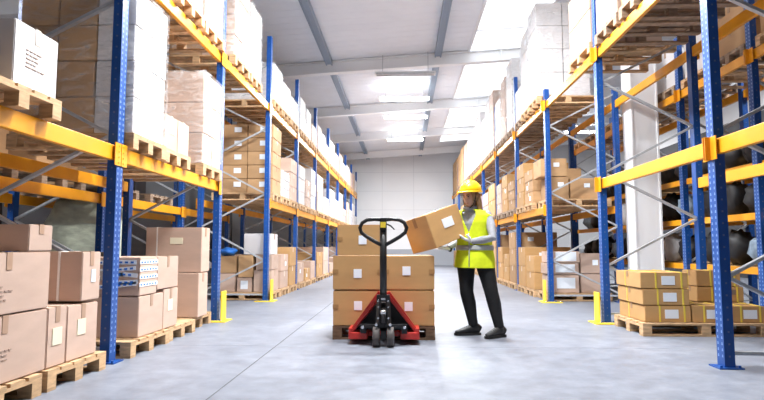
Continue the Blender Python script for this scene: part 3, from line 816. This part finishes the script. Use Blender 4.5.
ty = empty('tyre', (-3.42, 6.30, 0), 0, 'black rubber tyre standing behind the boxes in left rack', 'tyre')
pts = [(0, .30 * math.cos(a * PI / 16), .55 + .30 * math.sin(a * PI / 16)) for a in range(32)]
MB().tube(pts, [(.10, .10)] * 32, 12, closed=True).obj('tread', M['rubber'], ty)
MB().cyl((-.05, 0, .55), (.05, 0, .55), .21, 24).obj('wheel_rim', M['hubgrey'], ty)
def forklift(loc, rz, label):
    r = empty('forklift_truck', loc, rz, label, 'forklift')
    m = MB().box(-.5, .5, -.9, .5, .30, .80).box(-.5, .5, -.95, -.45, .6, 1.05); bevel(m.obj('chassis', M['orange'], r), .03)
    MB().box(-.46, .46, -1.15, -.92, .28, 1.0).obj('counterweight', M['black'], r)
    g = MB()
    for sx in (-.44, .44):
        g.bar((sx, -.8, 1.05), (sx, -.6, 2.05), .05, .05); g.bar((sx, .45, .8), (sx, .2, 2.05), .05, .05); g.bar((sx, -.6, 2.05), (sx, .2, 2.05), .05, .05)
    for k in range(7): g.bar((-.44, -.55 + k * .12, 2.06), (.44, -.55 + k * .12, 2.06), .03, .03)
    g.obj('overhead_guard', M['black'], r)
    s = MB().box(-.22, .22, -.45, .05, .84, .94).box(-.22, .22, -.5, -.38, .94, 1.45); bevel(s.obj('seat', M['dark'], r), .04)
    ms = MB()
    for sx in (-.33, .33): ms.box(sx - .05, sx + .05, .6, .72, .06, 2.1)
    for zz in (.4, 1.2, 2.0): ms.box(-.33, .33, .64, .68, zz - .05, zz + .05)
    ms.obj('mast', M['black'], r)
    for sx in (-.22, .22): MB().box(sx - .05, sx + .05, .74, 1.7, .06, .10).box(sx - .05, sx + .05, .73, .77, .10, .55).obj('fork', M['black'], r)
    for sx in (-.47, .47):
        for yy, rr in ((.35, .30), (-.7, .24)):
            w = MB().cyl((sx - .08, yy, rr), (sx + .08, yy, rr), rr, 24).obj('wheel', M['rubber'], r)
            MB().cyl((sx - .085, yy, rr), (sx + .085, yy, rr), rr * .5, 16).obj('hub', M['hubgrey'], w)
    st = MB().tube([(.15 * math.cos(a * PI / 10), .32 + .06 * math.sin(a * PI / 10), 1.22 + .13 * math.sin(a * PI / 10)) for a in range(20)], .015, 8, closed=True)
    st.bar((0, .3, 1.22), (0, .42, .85), .03, .03); st.obj('steering_wheel', M['black'], r)
    return r
forklift((-6.75, 8.3, 0), .5, 'yellow and black forklift truck in the dim aisle behind the left rack')
# dark machine on the lower rack level behind (seen between beam and taped box)
mc = empty('battery_charger', (-4.72, 9.25, 1.886), 0, 'black boxy machine on rack behind left rack, under yellow beam', 'machine')
bevel(MB().box(-.28, .28, -.2, .2, 0, .34).obj('body', M['black'], mc), .02)
MB().box(-.22, .22, -.205, -.2, .06, .30).obj('front_grille', M['dark'], mc)
MB().box(.20, .235, -.215, -.2, .04, .31).obj('white_marker', M['label'], mc)
MB().box(-.04, .03, -.21, -.2, .2, .23).obj('status_plate', M['label'], mc)

# ------------------------------------------------------------------ pallet truck with its load
pallet(-.78, .335, 6.15, 6.97, 0, 'wooden pallet on the red pallet truck in mid aisle', 'pallet on the truck', True, True)
for o_ in [o for o in bpy.data.objects if o.parent and o.parent.get('group') == 'pallet on the truck']:
    o_.data.materials[0] = M['brownwood']
def tbox(x0, x1, y0, y1, z0, z1, lb, u, v):
    c = carton(x0, x1, y0, y1, z0, z1, lb, 'gold', None, 'tape', 'boxes on the pallet truck')
    w, d, h = dims(c); t = .003
    for s_ in (-1, 1):                              # parcel tape round each end, returning on the front
        a, b = sorted((s_ * w / 2, s_ * (w / 2 + t))); e, f_ = sorted((s_ * w / 2, s_ * (w / 2 - .06)))
        MB().add([(s_ * (w / 2 - .06), -d / 2 - t - .002, h * .47), (s_ * (w / 2 + t), -d / 2 - t - .002, h * .47), (s_ * (w / 2 + t), d / 2, h * .47),
                  (s_ * (w / 2 - .06), -d / 2 - t - .002, h * .60), (s_ * (w / 2 + t), -d / 2 - t - .002, h * .60), (s_ * (w / 2 + t), d / 2, h * .60)],
                 [(0, 1, 4, 3), (1, 2, 5, 4)] if s_ > 0 else [(3, 4, 1, 0), (4, 5, 2, 1)]).obj('tape', M['goldtape'], c)
    if u is not None: sticker(c, *dims(c), 'cam', u, v, .088, .096)
    return c
tbox(-.775, -.228, 6.155, 6.55, .147, .530, 'brown box with white label, bottom left of load on pallet truck', .0, .07)
tbox(-.222, .328, 6.155, 6.55, .147, .530, 'brown box with white label, bottom right of load, nearest worker', -.01, .05)
tbox(-.778, -.230, 6.150, 6.55, .533, .905, 'brown box with white label, middle layer left on pallet truck', -.005, -.02)
tbox(-.222, .330, 6.160, 6.55, .533, .905, 'brown box with white label, middle layer right, under tilted box', -.05, .06)
tbox(-.735, -.205, 6.165, 6.55, .908, 1.248, 'brown box with white label, topmost at left of truck load', .03, .0)
tbox(-.775, -.228, 6.56, 6.955, .147, .530, 'brown box hidden at back of truck load, bottom left', None, 0)
tbox(-.222, .328, 6.56, 6.955, .147, .530, 'brown box hidden at back of truck load, bottom right', None, 0)
tbox(-.775, -.228, 6.56, 6.955, .533, .905, 'brown box at back of truck load, upper left', None, 0)
tbox(-.222, .328, 6.56, 6.955, .533, .905, 'brown box at back of truck load, upper right', None, 0)
# box being lifted by the worker
hb = carton(-.2617, .2617, -.205, .205, -.003, .383, 'tilted brown box with white label, held in the worker\'s gloved hands', 'gold', 'x', 'tape')
E_ = Euler((-.173, -.296, .717), 'XYZ'); off = E_.to_matrix() @ Vector((0, 0, -.19))
hb.rotation_euler = E_; hb.location = Vector((.330 + .025, 6.20 + .20, 1.208)) + off
sticker(hb, *dims(hb), 'cam', .05, .08, .165, .105)

TX, TY = -.210, 5.72
tk = empty('pallet_truck', (TX, TY, 0), 0, 'red hand pallet truck with black handle, standing under the box load', 'pallet truck')
# local coordinates: x right, y away from camera
fr = MB()
# two sloping red plates forming the triangular front, plus toe bars
for s in (-1, 1):
    fr.bar((s * .045, .17, .535), (s * .345, .17, .125), .035, .03, up=(0, 1, 0))
    A = [(s * .03, .15, .54), (s * .355, .15, .125), (s * .355, .40, .125), (s * .03, .40, .50)]
    vs = [Vector(p) for p in A] + [Vector(p) + Vector((-s * .02, 0, -.025)) for p in A]
    fs = [(0, 1, 2, 3), (7, 6, 5, 4), (0, 4, 5, 1), (1, 5, 6, 2), (2, 6, 7, 3), (3, 7, 4, 0)]
    if s > 0: fs = [tuple(reversed(f)) for f in fs]
    fr.add(vs, fs)
    xa, xb = sorted((s * .365, s * .17)); fr.box(xa, xb, .12, .40, .055, .125)
    xa, xb = sorted((s * .365, s * .325)); fr.box(xa, xb, .13, .40, .125, .165)
fr.box(-.17, .17, .33, .40, .055, .11)
bevel(fr.obj('frame', M['red'], tk), .006)
MB().add([(-.31, .34, .12), (.31, .34, .12), (.03, .34, .47), (-.03, .34, .47), (-.31, .36, .12), (.31, .36, .12), (.03, .36, .47), (-.03, .36, .47)],
         [(0, 1, 2, 3), (7, 6, 5, 4), (0, 4, 5, 1), (1, 5, 6, 2), (2, 6, 7, 3), (3, 7, 4, 0)]).obj('web_plate', M['black'], tk)
for s in (-1, 1):
    f = MB().box(s * .27 - .08, s * .27 + .08, .40, 1.50, .045, .095)
    f.add([(s * .27 - .08, 1.50, .045), (s * .27 + .08, 1.50, .045), (s * .27 + .08, 1.50, .095), (s * .27 - .08, 1.50, .095), (s * .27 - .04, 1.58, .05), (s * .27 + .04, 1.58, .05), (s * .27 + .04, 1.58, .075), (s * .27 - .04, 1.58, .075)],
          [(4, 5, 6, 7), (0, 1, 5, 4), (1, 2, 6, 5), (2, 3, 7, 6), (3, 0, 4, 7)])
    fo = f.obj('fork', M['red'], tk)
    MB().cyl((s * .27 - .04, 1.35, .036), (s * .27 + .04, 1.35, .036), .036, 16).obj('load_roller', M['rubber'], fo)
    w = MB()
    pr = [(-.034, .088), (-.030, .097), (.030, .097), (.034, .088)]
    w.tube([(s * .072 + a, .02, .099) for a, _ in pr], [b for _, b in pr], 28)
    wh = w.obj('steer_wheel', M['tyre'], tk)
    MB().cyl((s * .072 - .036, .02, .099), (s * .072 + .036, .02, .099), .052, 18).obj('wheel_hub', M['hubgrey'], wh)
    MB().cyl((s * .072 - .04, .02, .099), (s * .072 + .04, .02, .099), .018, 12).obj('axle_cap', M['steel'], wh)
pm = MB().cyl((0, .05, .19), (0, .05, .40), .052, 20).cyl((0, .05, .40), (0, .05, .44), .036, 16).box(-.075, .075, 0, .13, .16, .23).cyl((0, .1, .10), (0, .1, .2), .03, 14)
pm.box(-.028, .028, .0, .04, .07, .19)
pm.obj('hydraulic_pump', M['black'], tk)
MB().cyl((0, -.005, .24), (0, -.005, .39), .026, 16).obj('piston_cylinder', M['rubber'], tk)
for s in (-1, 1):
    MB().bar((s * .05, .03, .2), (s * .205, .10, .195), .05, .035).box(min(s * .18, s * .24), max(s * .18, s * .24), .08, .15, .12, .21).obj('link_arm', M['black'], tk)
    MB().cyl((s * .215, .07, .185), (s * .215, .055, .185), .016, 12).obj('link_bolt', M['steel'], tk)
    MB().cyl((s * .07, -.02, .225), (s * .07, -.05, .225), .014, 12).obj('pivot_bolt', M['steel'], tk)
yk = MB()
for s in (-1, 1): yk.bar((s * .056, .0, .22), (s * .044, -.015, .50), .022, .05)
yk.box(-.065, .065, -.04, .02, .46, .52); yk.obj('handle_yoke', M['black'], tk)
MB().box(-.022, .022, -.047, -.04, .47, .49).obj('yoke_plate', M['steel'], tk)
for s, zz in ((-1, .46), (1, .46), (-1, .40), (1, .40), (-1, .29), (1, .29)):
    MB().cyl((s * .05, -.045, zz), (s * .05, -.025, zz), .009, 10).obj('yoke_bolt', M['steel'], tk)
MB().cyl((0, -.03, .33), (0, -.03, .37), .031, 16).obj('pump_collar', M['steel'], tk)
hd = MB().tube([(0, -.01, .50), (0, -.02, .8), (0, -.03, 1.21)], [(.036, .026)] * 3, 14, ref=(1, 0, 0))
lp = [(0, -.03, 1.275), (.09, -.03, 1.283), (.165, -.03, 1.275), (.215, -.03, 1.245), (.238, -.03, 1.195), (.222, -.03, 1.145), (.17, -.03, 1.105), (.085, -.03, 1.055), (.02, -.03, 1.02)]
hd.tube([p for p in lp], [.0195] * len(lp), 12); hd.tube([(-p[0], p[1], p[2]) for p in lp], [.0195] * len(lp), 12)
hd.box(-.034, .034, -.062, .002, 1.17, 1.292)
ho = hd.obj('handle', M['black'], tk)
MB().box(-.027, .027, -.0645, -.062, 1.195, 1.252).obj('yellow_sticker', M['sticker'], ho)
MB().tube([(.03, -.035, 1.235), (.075, -.04, 1.215), (.115, -.04, 1.175)], [.008, .008, .006], 8).obj('release_lever', M['black'], ho)

# ------------------------------------------------------------------ worker
V3 = lambda *a: Vector(a)
WR = Vector((.80, 6.28, 0))
PSH = V3(.025, .20, 0)
wk = empty('person', WR + PSH, 0, 'standing worker in yellow helmet and vest, black trousers, lifting a tilted box', 'person')
V = lambda *a: Vector(a)
fwd = V(-.45, -.89, 0).normalized(); lft = V(.89, -.45, 0).normalized()
def wobj(name, mb, mats, parent=wk, vox=None, smooth=2):
    mb.v = [tuple(Vector(p) - WR) for p in mb.v]
    o = mb.obj(name, mats, parent)
    if vox:
        r = o.modifiers.new('remesh', 'REMESH'); r.mode = 'VOXEL'; r.voxel_size = vox; r.use_smooth_shade = True
        if smooth:
            s = o.modifiers.new('smooth', 'SMOOTH'); s.iterations = smooth; s.factor = .5
    return o
pel = V(.785, 6.30, .90); chest = V(.77, 6.295, 1.26); neckb = V(.735, 6.265, 1.42)
shL, shR = V(.765, 6.29, 1.365) + lft * .165, V(.755, 6.29, 1.365) - lft * .165
elL, wrL = V(.965, 6.09, 1.10), V(.70, 6.03, 1.055)
elR, wrR = V(.50, 6.56, 1.14), V(.36, 6.50, 1.11)
hipR, knR, anR = V(.690, 6.335, .90), V(.690, 6.31, .49), V(.768, 6.335, .10)
hipL, knL, anL = V(.875, 6.255, .90), V(.955, 6.205, .49), V(1.035, 6.18, .10)
hf = V(-.66, -.75, 0).normalized(); hl = V(.75, -.66, 0).normalized()       # where the head looks
tilt = math.radians(9)
hc = V(.738, 6.235, 1.570)
def torso(m, e=0, z0=None, hem=False):
    pts = [V(.787, 6.30, .80), V(.785, 6.30, .92), V(.782, 6.30, 1.04), V(.775, 6.298, 1.17), V(.768, 6.295, 1.28), V(.760, 6.29, 1.365), V(.748, 6.278, 1.415)]
    rad = [(.172, .125), (.175, .122), (.150, .108), (.163, .115), (.180, .120), (.165, .100), (.085, .072)]
    if hem: pts[0] = V(.787, 6.30, .775); rad[0] = (.192, .140); rad[1] = (.186, .135); rad[2] = (.172, .125)
    m.tube(pts, [(a + e, b + e) for a, b in rad], 24, ref=lft)
def headf(q, d):
    # egg-shaped skull; local x = right of face, y = forward (towards +y), z = up
    x, y, z = q
    if z < 0:
        k = 1 - .34 * (-z / .118) ** 1.4; x *= k; 
        y = y * (1 - .12 * (-z / .118)) + .012 * (-z / .118)
    if d.y > 0:
        if abs(d.x) < .34 and -.5 < d.z < .12: y += .020 * (1 - abs(d.x) / .34) * (1 - abs(d.z + .22) / .36)       # nose
        if .18 < abs(d.x) < .62 and -.02 < d.z < .26: y -= .009                                                          # eye hollows
        if abs(d.x) < .4 and d.z < -.72: y += .006
    return Vector((x, y, z))
Hm = Matrix(((-hl.x, hf.x, 0), (-hl.y, hf.y, 0), (0, 0, 1))).to_4x4()
Hm = Matrix.Translation(hc) @ Hm @ Matrix.Rotation(-tilt, 4, 'X')
def H(x, y, z): return Hm @ Vector((x, y, z))
def hand(m, wrist, d, pn, th, curl=.5, e=0.0, thumb_dir=None, spread=.011):
    """wrist, direction d, palm normal pn, th = side of the thumb (unit vectors)"""
    d = d.normalized(); pn = (pn - d * pn.dot(d)).normalized(); th = (th - d * th.dot(d) - pn * th.dot(pn)).normalized()
    m.tube([wrist - d * .03, wrist, wrist + d * .03, wrist + d * .075, wrist + d * .095], [(.026 + e, .020 + e), (.027 + e, .019 + e), (.036 + e, .017 + e), (.041 + e, .015 + e), (.038 + e, .011 + e)], 14, ref=th)
    for i, L in enumerate((.074, .084, .078, .060)):
        b = wrist + d * .082 + th * (.030 - i * .0205); dd = (d + th * (.10 - .07 * i)).normalized()
        a = curl; p = [b]; ang = a * .5
        for seg in (.46, .31, .23):
            p.append(p[-1] + (dd * math.cos(ang) + pn * math.sin(ang)) * L * seg); ang += a * .7
        m.tube(p, [.0098 + e, .0092 + e, .0084 + e, .0066 + e], 10)
    td = (thumb_dir or (th * .8 + d * .6)).normalized(); b = wrist + d * .025 + th * .026
    p = [b, b + td * .038, b + (td + d * .25).normalized() * .066, b + (td + d * .45).normalized() * .088]
    m.tube(p, [.0145 + e, .0125 + e, .011 + e, .0085 + e], 10)
# left hand under the lower edge of the box, thumb up the labelled face; right hand under the far side
Rm = E_.to_matrix(); bx, by, bz = Rm @ V(1, 0, 0), Rm @ V(0, 1, 0), Rm @ V(0, 0, 1)
bc = V(.330, 6.20, 1.200)
gl = bc + bx * .155 - by * .215 - bz * .195            # grip on the lower front edge
wrL = gl + V(.105, .015, -.035)
hLd = (gl - wrL).normalized()
gr = bc + bx * .13 + by * .16 - bz * .212
wrR = gr + V(.10, .07, -.03)
elR = V(.66, 6.62, 1.09)
def arms(m, e):
    m.tube([V(.765, 6.29, 1.345) + lft * .10, shL, shL.lerp(elL, .5) + V(.015, 0, 0), elL, elL.lerp(wrL, .45), wrL], [.062 + e, .060 + e, .049 + e, .043 + e, .039 + e, .028 + e], 16)
    m.tube([V(.755, 6.29, 1.345) - lft * .10, shR, shR.lerp(elR, .5), elR, elR.lerp(wrR, .45), wrR], [.062 + e, .060 + e, .049 + e, .043 + e, .039 + e, .028 + e], 16)
def legs(m, e):
    for hp, kn, an, s in ((hipR, knR, anR, -1), (hipL, knL, anL, 1)):
        m.tube([hp + V(0, 0, .04), hp.lerp(kn, .35), hp.lerp(kn, .75), kn, kn.lerp(an, .35) + fwd * -.012, kn.lerp(an, .75), an], [(.098 + e, .108 + e), .095 + e, .077 + e, .070 + e, .068 + e, .052 + e, .045 + e], 18, ref=lft)
# body
m = MB(); torso(m, -.006); arms(m, -.008); legs(m, -.008)
m.tube([V(.752, 6.285, 1.38), V(.742, 6.268, 1.44), H(0, -.03, -.05)], [.062, .052, .050], 16)
hd_ = MB().ball((0, 0, 0), (.076, .098, .118), 32, 24, headf)
for s in (-1, 1): hd_.ball((s * .076, -.012, -.012), (.012, .020, .031), 10, 8)
hd_.xf(Hm); m.add(hd_.v, hd_.f, 0, True)
hand(m, wrL, hLd, bz, -by + bz * .3, .30, -.002, thumb_dir=V(-.35, -.25, .9)); hand(m, wrR, V(-1, -.5, .1), bz, by, .3, -.002)
for an, dr in ((anR, V(-.98, -.1, 0)), (anL, V(-.80, -.60, 0))):
    m.tube([an + V(0, 0, -.03) - dr * .05, an + V(0, 0, -.045) + dr * .06, an + V(0, 0, -.065) + dr * .15], [.033, .035, .022], 12)
wobj('body', m, M['skin'], vox=.006, smooth=1)
# face details
for s in (-1, 1):
    wobj('eye', MB().ball((s * .030, .083, .012), (.011, .008, .0065), 10, 8).xf(Hm), M['eyew'])
    wobj('eyebrow', MB().tube([(s * .014, .093, .028), (s * .030, .090, .033), (s * .048, .078, .029)], [.004, .0042, .003], 8).xf(Hm), M['brow'])
f = MB().tube([(-.022, .086, -.066), (-.009, .0945, -.063), (.009, .0945, -.063), (.022, .086, -.066)], [.003, .0048, .0048, .003], 8).xf(Hm); wobj('lips', f, M['lip'])
# sweater
m = MB(); torso(m, .006); arms(m, .006)
m.tube([V(.755, 6.285, 1.385), V(.742, 6.266, 1.44), V(.735, 6.258, 1.468)], [(.080, .076), (.069, .066), (.066, .062)], 18)
wobj('sweater', m, M['sweater'], vox=.008, smooth=2)
sc = MB()
sc.tube([V(.742, 6.262, 1.455) + lft * (.072 * math.cos(a * PI / 8)) + fwd * (.070 * math.sin(a * PI / 8)) + V(0, 0, -.018 * math.sin(a * PI / 8)) for a in range(16)], [.019] * 16, 10, closed=True)
wobj('collar', sc, M['sweater'])
# trousers
m = MB(); legs(m, .008)
m.tube([V(.785, 6.30, 1.0), V(.785, 6.30, .92), V(.785, 6.298, .82)], [(.170, .122), (.182, .132), (.165, .125)], 24, ref=lft)
wobj('trousers', m, M['trouser'], vox=.009, smooth=2)
# vest: open shell with a V front, arm openings and a hem
def vest_ring(z):
    T = [(.765, .787, 6.30, .236, .180), (.86, .786, 6.30, .230, .174), (.97, .784, 6.30, .212, .160), (1.07, .780, 6.299, .204, .150), (1.18, .774, 6.297, .212, .150), (1.28, .768, 6.295, .236, .150), (1.36, .762, 6.29, .238, .132), (1.41, .756, 6.287, .185, .108), (1.43, .750, 6.28, .105, .092)]
    for a, b in zip(T[:-1], T[1:]):
        if z <= b[0]:
            k = (z - a[0]) / (b[0] - a[0]); return [a[i] + (b[i] - a[i]) * k for i in range(5)]
    return list(T[-1])
def vest_point(z, th):
    _, cx, cy, a, b = vest_ring(z)
    rp = 1 + .022 * math.sin(5 * th + 9 * z) * (1.2 if z < 1.1 else .5)
    return V(cx, cy, z) + lft * (a * rp * math.cos(th)) + fwd * (b * rp * math.sin(th))
def vest_patch(z0, z1, nz, t=.0, inside=lambda z, th: True, n=72):
    mb = MB(); vs = []; fs = []
    for i in range(nz + 1):
        z = z0 + (z1 - z0) * i / nz
        for j in range(n):
            p = vest_point(z, 2 * PI * j / n); _, cx, cy, a, b = vest_ring(z)
            vs.append(p + (p - V(cx, cy, z)).normalized() * t)
    for i in range(nz):
        for j in range(n):
            z = z0 + (z1 - z0) * (i + .5) / nz; th = 2 * PI * (j + .5) / n
            if inside(z, th): fs.append((i * n + j, i * n + (j + 1) % n, (i + 1) * n + (j + 1) % n, (i + 1) * n + j))
    mb.add(vs, fs, 0, True); return mb
def vest_in(z, th):
    t = (th + PI) % (2 * PI) - PI                      # 0 = her left side, pi/2 = front
    fr_ = abs(t - PI / 2)
    if z > 1.17 and fr_ < .03 + (z - 1.17) * 1.75 and t > 0: return False      # V opening at the front
    side = min(abs(t), abs(abs(t) - PI))
    if 1.11 < z < 1.33 and side < .46 * math.sqrt(max(0, 1 - ((z - 1.22) / .11) ** 2)): return False  # arm holes
    return True
vb = vest_patch(.765, 1.43, 110, 0, vest_in, 200)
vo = wobj('safety_vest', vb, M['hivis']); sd = vo.modifiers.new('solid', 'SOLIDIFY'); sd.thickness = .008; sd.offset = 1
rb = vest_patch(.965, 1.020, 4, .010)
ro = wobj('reflective_strip', rb, M['reflect']); ro.parent = vo; sd = ro.modifiers.new('solid', 'SOLIDIFY'); sd.thickness = .004; sd.offset = 1; ro['label'] = 'silver grey reflective strip'
# front edging running down the opening
zp = MB().tube([vest_point(z, PI / 2) + fwd * .012 for z in (.775, .9, 1.0, 1.1, 1.16)], .006, 8)
zo = wobj('zip', zp, M['reflect']); zo.parent = vo
# gloves
for wr, d, pn, th, td, lb in ((wrL, hLd, bz, -by + bz * .3, V(-.35, -.25, .9), 'white glove in front'), (wrR, V(-1, -.5, .1), bz, by, None, 'white glove behind the box')):
    m = MB(); hand(m, wr, d, pn, th, .30, .0022, thumb_dir=td)
    g = wobj('glove', m, M['glove'], vox=.0035, smooth=1)
    d_ = d.normalized()
    c = MB().tube([wr - d_ * .042, wr - d_ * .020], [(.036, .030), (.036, .030)], 16)
    k = wobj('glove_cuff', c, M['cuff']); k.parent = g
# shoes
for an, dr, L_ in ((anR, V(-.985, -.17, 0), .295), (anL, V(-.80, -.60, 0), .285)):
    dr = dr.normalized(); sd_ = V(-dr.y, dr.x, 0); b = V(an.x, an.y, 0) - dr * .075
    m = MB()
    m.tube([b + V(0, 0, .055), b + dr * .03 + V(0, 0, .075), b + dr * .09 + V(0, 0, .075), b + dr * .15 + V(0, 0, .062), b + dr * .215 + V(0, 0, .048), b + dr * (L_ - .02) + V(0, 0, .038), b + dr * L_ + V(0, 0, .032)],
           [(.034, .044), (.038, .056), (.041, .056), (.045, .042), (.048, .031), (.036, .020), (.014, .009)], 16, ref=sd_)
    m.tube([an + V(0, 0, -.04), an + V(0, 0, .025)], [(.046, .052), (.045, .050)], 16, ref=sd_)
    sh = wobj('shoe', m, M['shoe'], vox=.006, smooth=2)
    so = MB(); out = [(-.004, .030), (.02, .038), (.09, .040), (.16, .048), (.23, .048), (.28, .034), (L_ + .01, .010)]
    ring = [b + dr * a + sd_ * w for a, w in out] + [b + dr * a - sd_ * w for a, w in reversed(out)]; n = len(ring)
    so.add([p + V(0, 0, .0) for p in ring] + [p + V(0, 0, .028) for p in ring], [tuple(range(n)), tuple(reversed(range(n, 2 * n)))] + [(i, i + n, (i + 1) % n + n, (i + 1) % n) for i in range(n)])
    k = wobj('sole', so, M['sole']); k.parent = sh
    la = MB()
    for q in range(4):
        c_ = b + dr * (.125 + q * .025) + V(0, 0, .112 - q * .009); la.tube([c_ - sd_ * .024 - V(0, 0, .006), c_ + V(0, 0, .003), c_ + sd_ * .024 - V(0, 0, .006)], .0035, 6)
    k = wobj('laces', la, M['lace']); k.parent = sh
# hair: cap under the helmet, and shoulder-length locks on both sides and the back
m = MB()
m.ball((0, -.012, .012), (.087, .103, .117), 24, 16, lambda q, d: Vector((q.x, min(q.y, .070 if q.z < .05 else .09), max(q.z, -.06))))
for a, L_, r in ((-100, .20, .026), (-125, .235, .030), (-150, .245, .030), (180, .25, .032), (150, .25, .030), (125, .25, .032), (104, .235, .026), (-100, .155, .018)):
    t = math.radians(a); x0, y0 = .082 * math.sin(t), .096 * math.cos(t)
    p = [(x0, y0, .03), (x0 * 1.10, y0 * 1.06, -.06), (x0 * 1.13, y0 * 1.10 - .004, -.06 - L_ * .45), (x0 * 1.02, y0 * 1.10 - .006, -.06 - L_ * .72)]
    m.tube(p, [(r, r * .8), (r, r * .8), (r * .9, r * .7), (r * .3, r * .25)], 10)
m.xf(Hm); wobj('hair', m, M['hair'], vox=.006, smooth=1)
# helmet with brim, ridges and chin strap
hm = MB()
def hel(q, d): return Vector((q.x, q.y, max(q.z, -.002)))
hm.ball((0, -.005, .060), (.118, .142, .128), 36, 20, hel)
hm.add([], [])
rim = [( .128 * math.cos(a * PI / 18), -.005 + (.150 if math.sin(a * PI / 18) < 0 else .150 + .05 * math.sin(a * PI / 18) ** 2) * math.sin(a * PI / 18), .058 - (.012 * max(0, math.sin(a * PI / 18)))) for a in range(36)]
inn = [( .105 * math.cos(a * PI / 18), -.005 + .130 * math.sin(a * PI / 18), .066) for a in range(36)]
n = 36
hm.add([Vector(p) for p in rim] + [Vector(p) for p in inn] + [Vector(p) - Vector((0, 0, .010)) for p in rim] + [Vector(p) - Vector((0, 0, .012)) for p in inn],
       [(i, (i + 1) % n, n + (i + 1) % n, n + i) for i in range(n)] + [(2 * n + (i + 1) % n, 2 * n + i, 3 * n + i, 3 * n + (i + 1) % n) for i in range(n)] + [(i, 2 * n + i, 2 * n + (i + 1) % n, (i + 1) % n) for i in range(n)], 0, True)
for xx in (-.035, 0, .035):
    hm.tube([(xx, -.005 + .140 * math.sin(t) * math.sqrt(max(.01, 1 - (xx / .118) ** 2)), .060 + .127 * math.cos(t) * math.sqrt(1 - (xx / .118) ** 2)) for t in [(-1.2 + .24 * k) for k in range(11)]], [.007] * 11, 8)
hm.xf(Hm @ Matrix.Translation((0, -.008, .006)) @ Matrix.Rotation(.12, 4, 'X')); he = wobj('safety_helmet', hm, M['helmet']); 
he['label'] = 'yellow safety helmet'
cs = MB().tube([(-.082, .0, .055), (-.084, .025, -.02), (-.062, .05, -.085), (-.03, .072, -.118), (.03, .072, -.118), (.062, .05, -.085), (.084, .025, -.02), (.082, .0, .055)], [(.006, .003)] * 8, 8).xf(Hm)
c_ = wobj('chin_strap', cs, M['cuff']); c_.parent = he

# ------------------------------------------------------------------ world and view
w = bpy.data.worlds.new('world'); S.world = w; w.use_nodes = True
bg = w.node_tree.nodes['Background']; bg.inputs['Color'].default_value = (.90, .94, 1, 1); bg.inputs['Strength'].default_value = .09
S.view_settings.view_transform = 'Standard'; S.view_settings.look = 'None'; S.view_settings.gamma = 1
S.view_settings.use_curve_mapping = False
S.view_settings.exposure = .17
S.cycles.use_denoising = True
S.cycles.max_bounces = 8; S.cycles.transparent_max_bounces = 24; S.cycles.diffuse_bounces = 3
S.cycles.sample_clamp_indirect = 8
for o in list(bpy.data.objects):
    if 'dim' in o: del o['dim']
print('pallets', NP, 'cartons', NC, 'objects', len(bpy.data.objects))
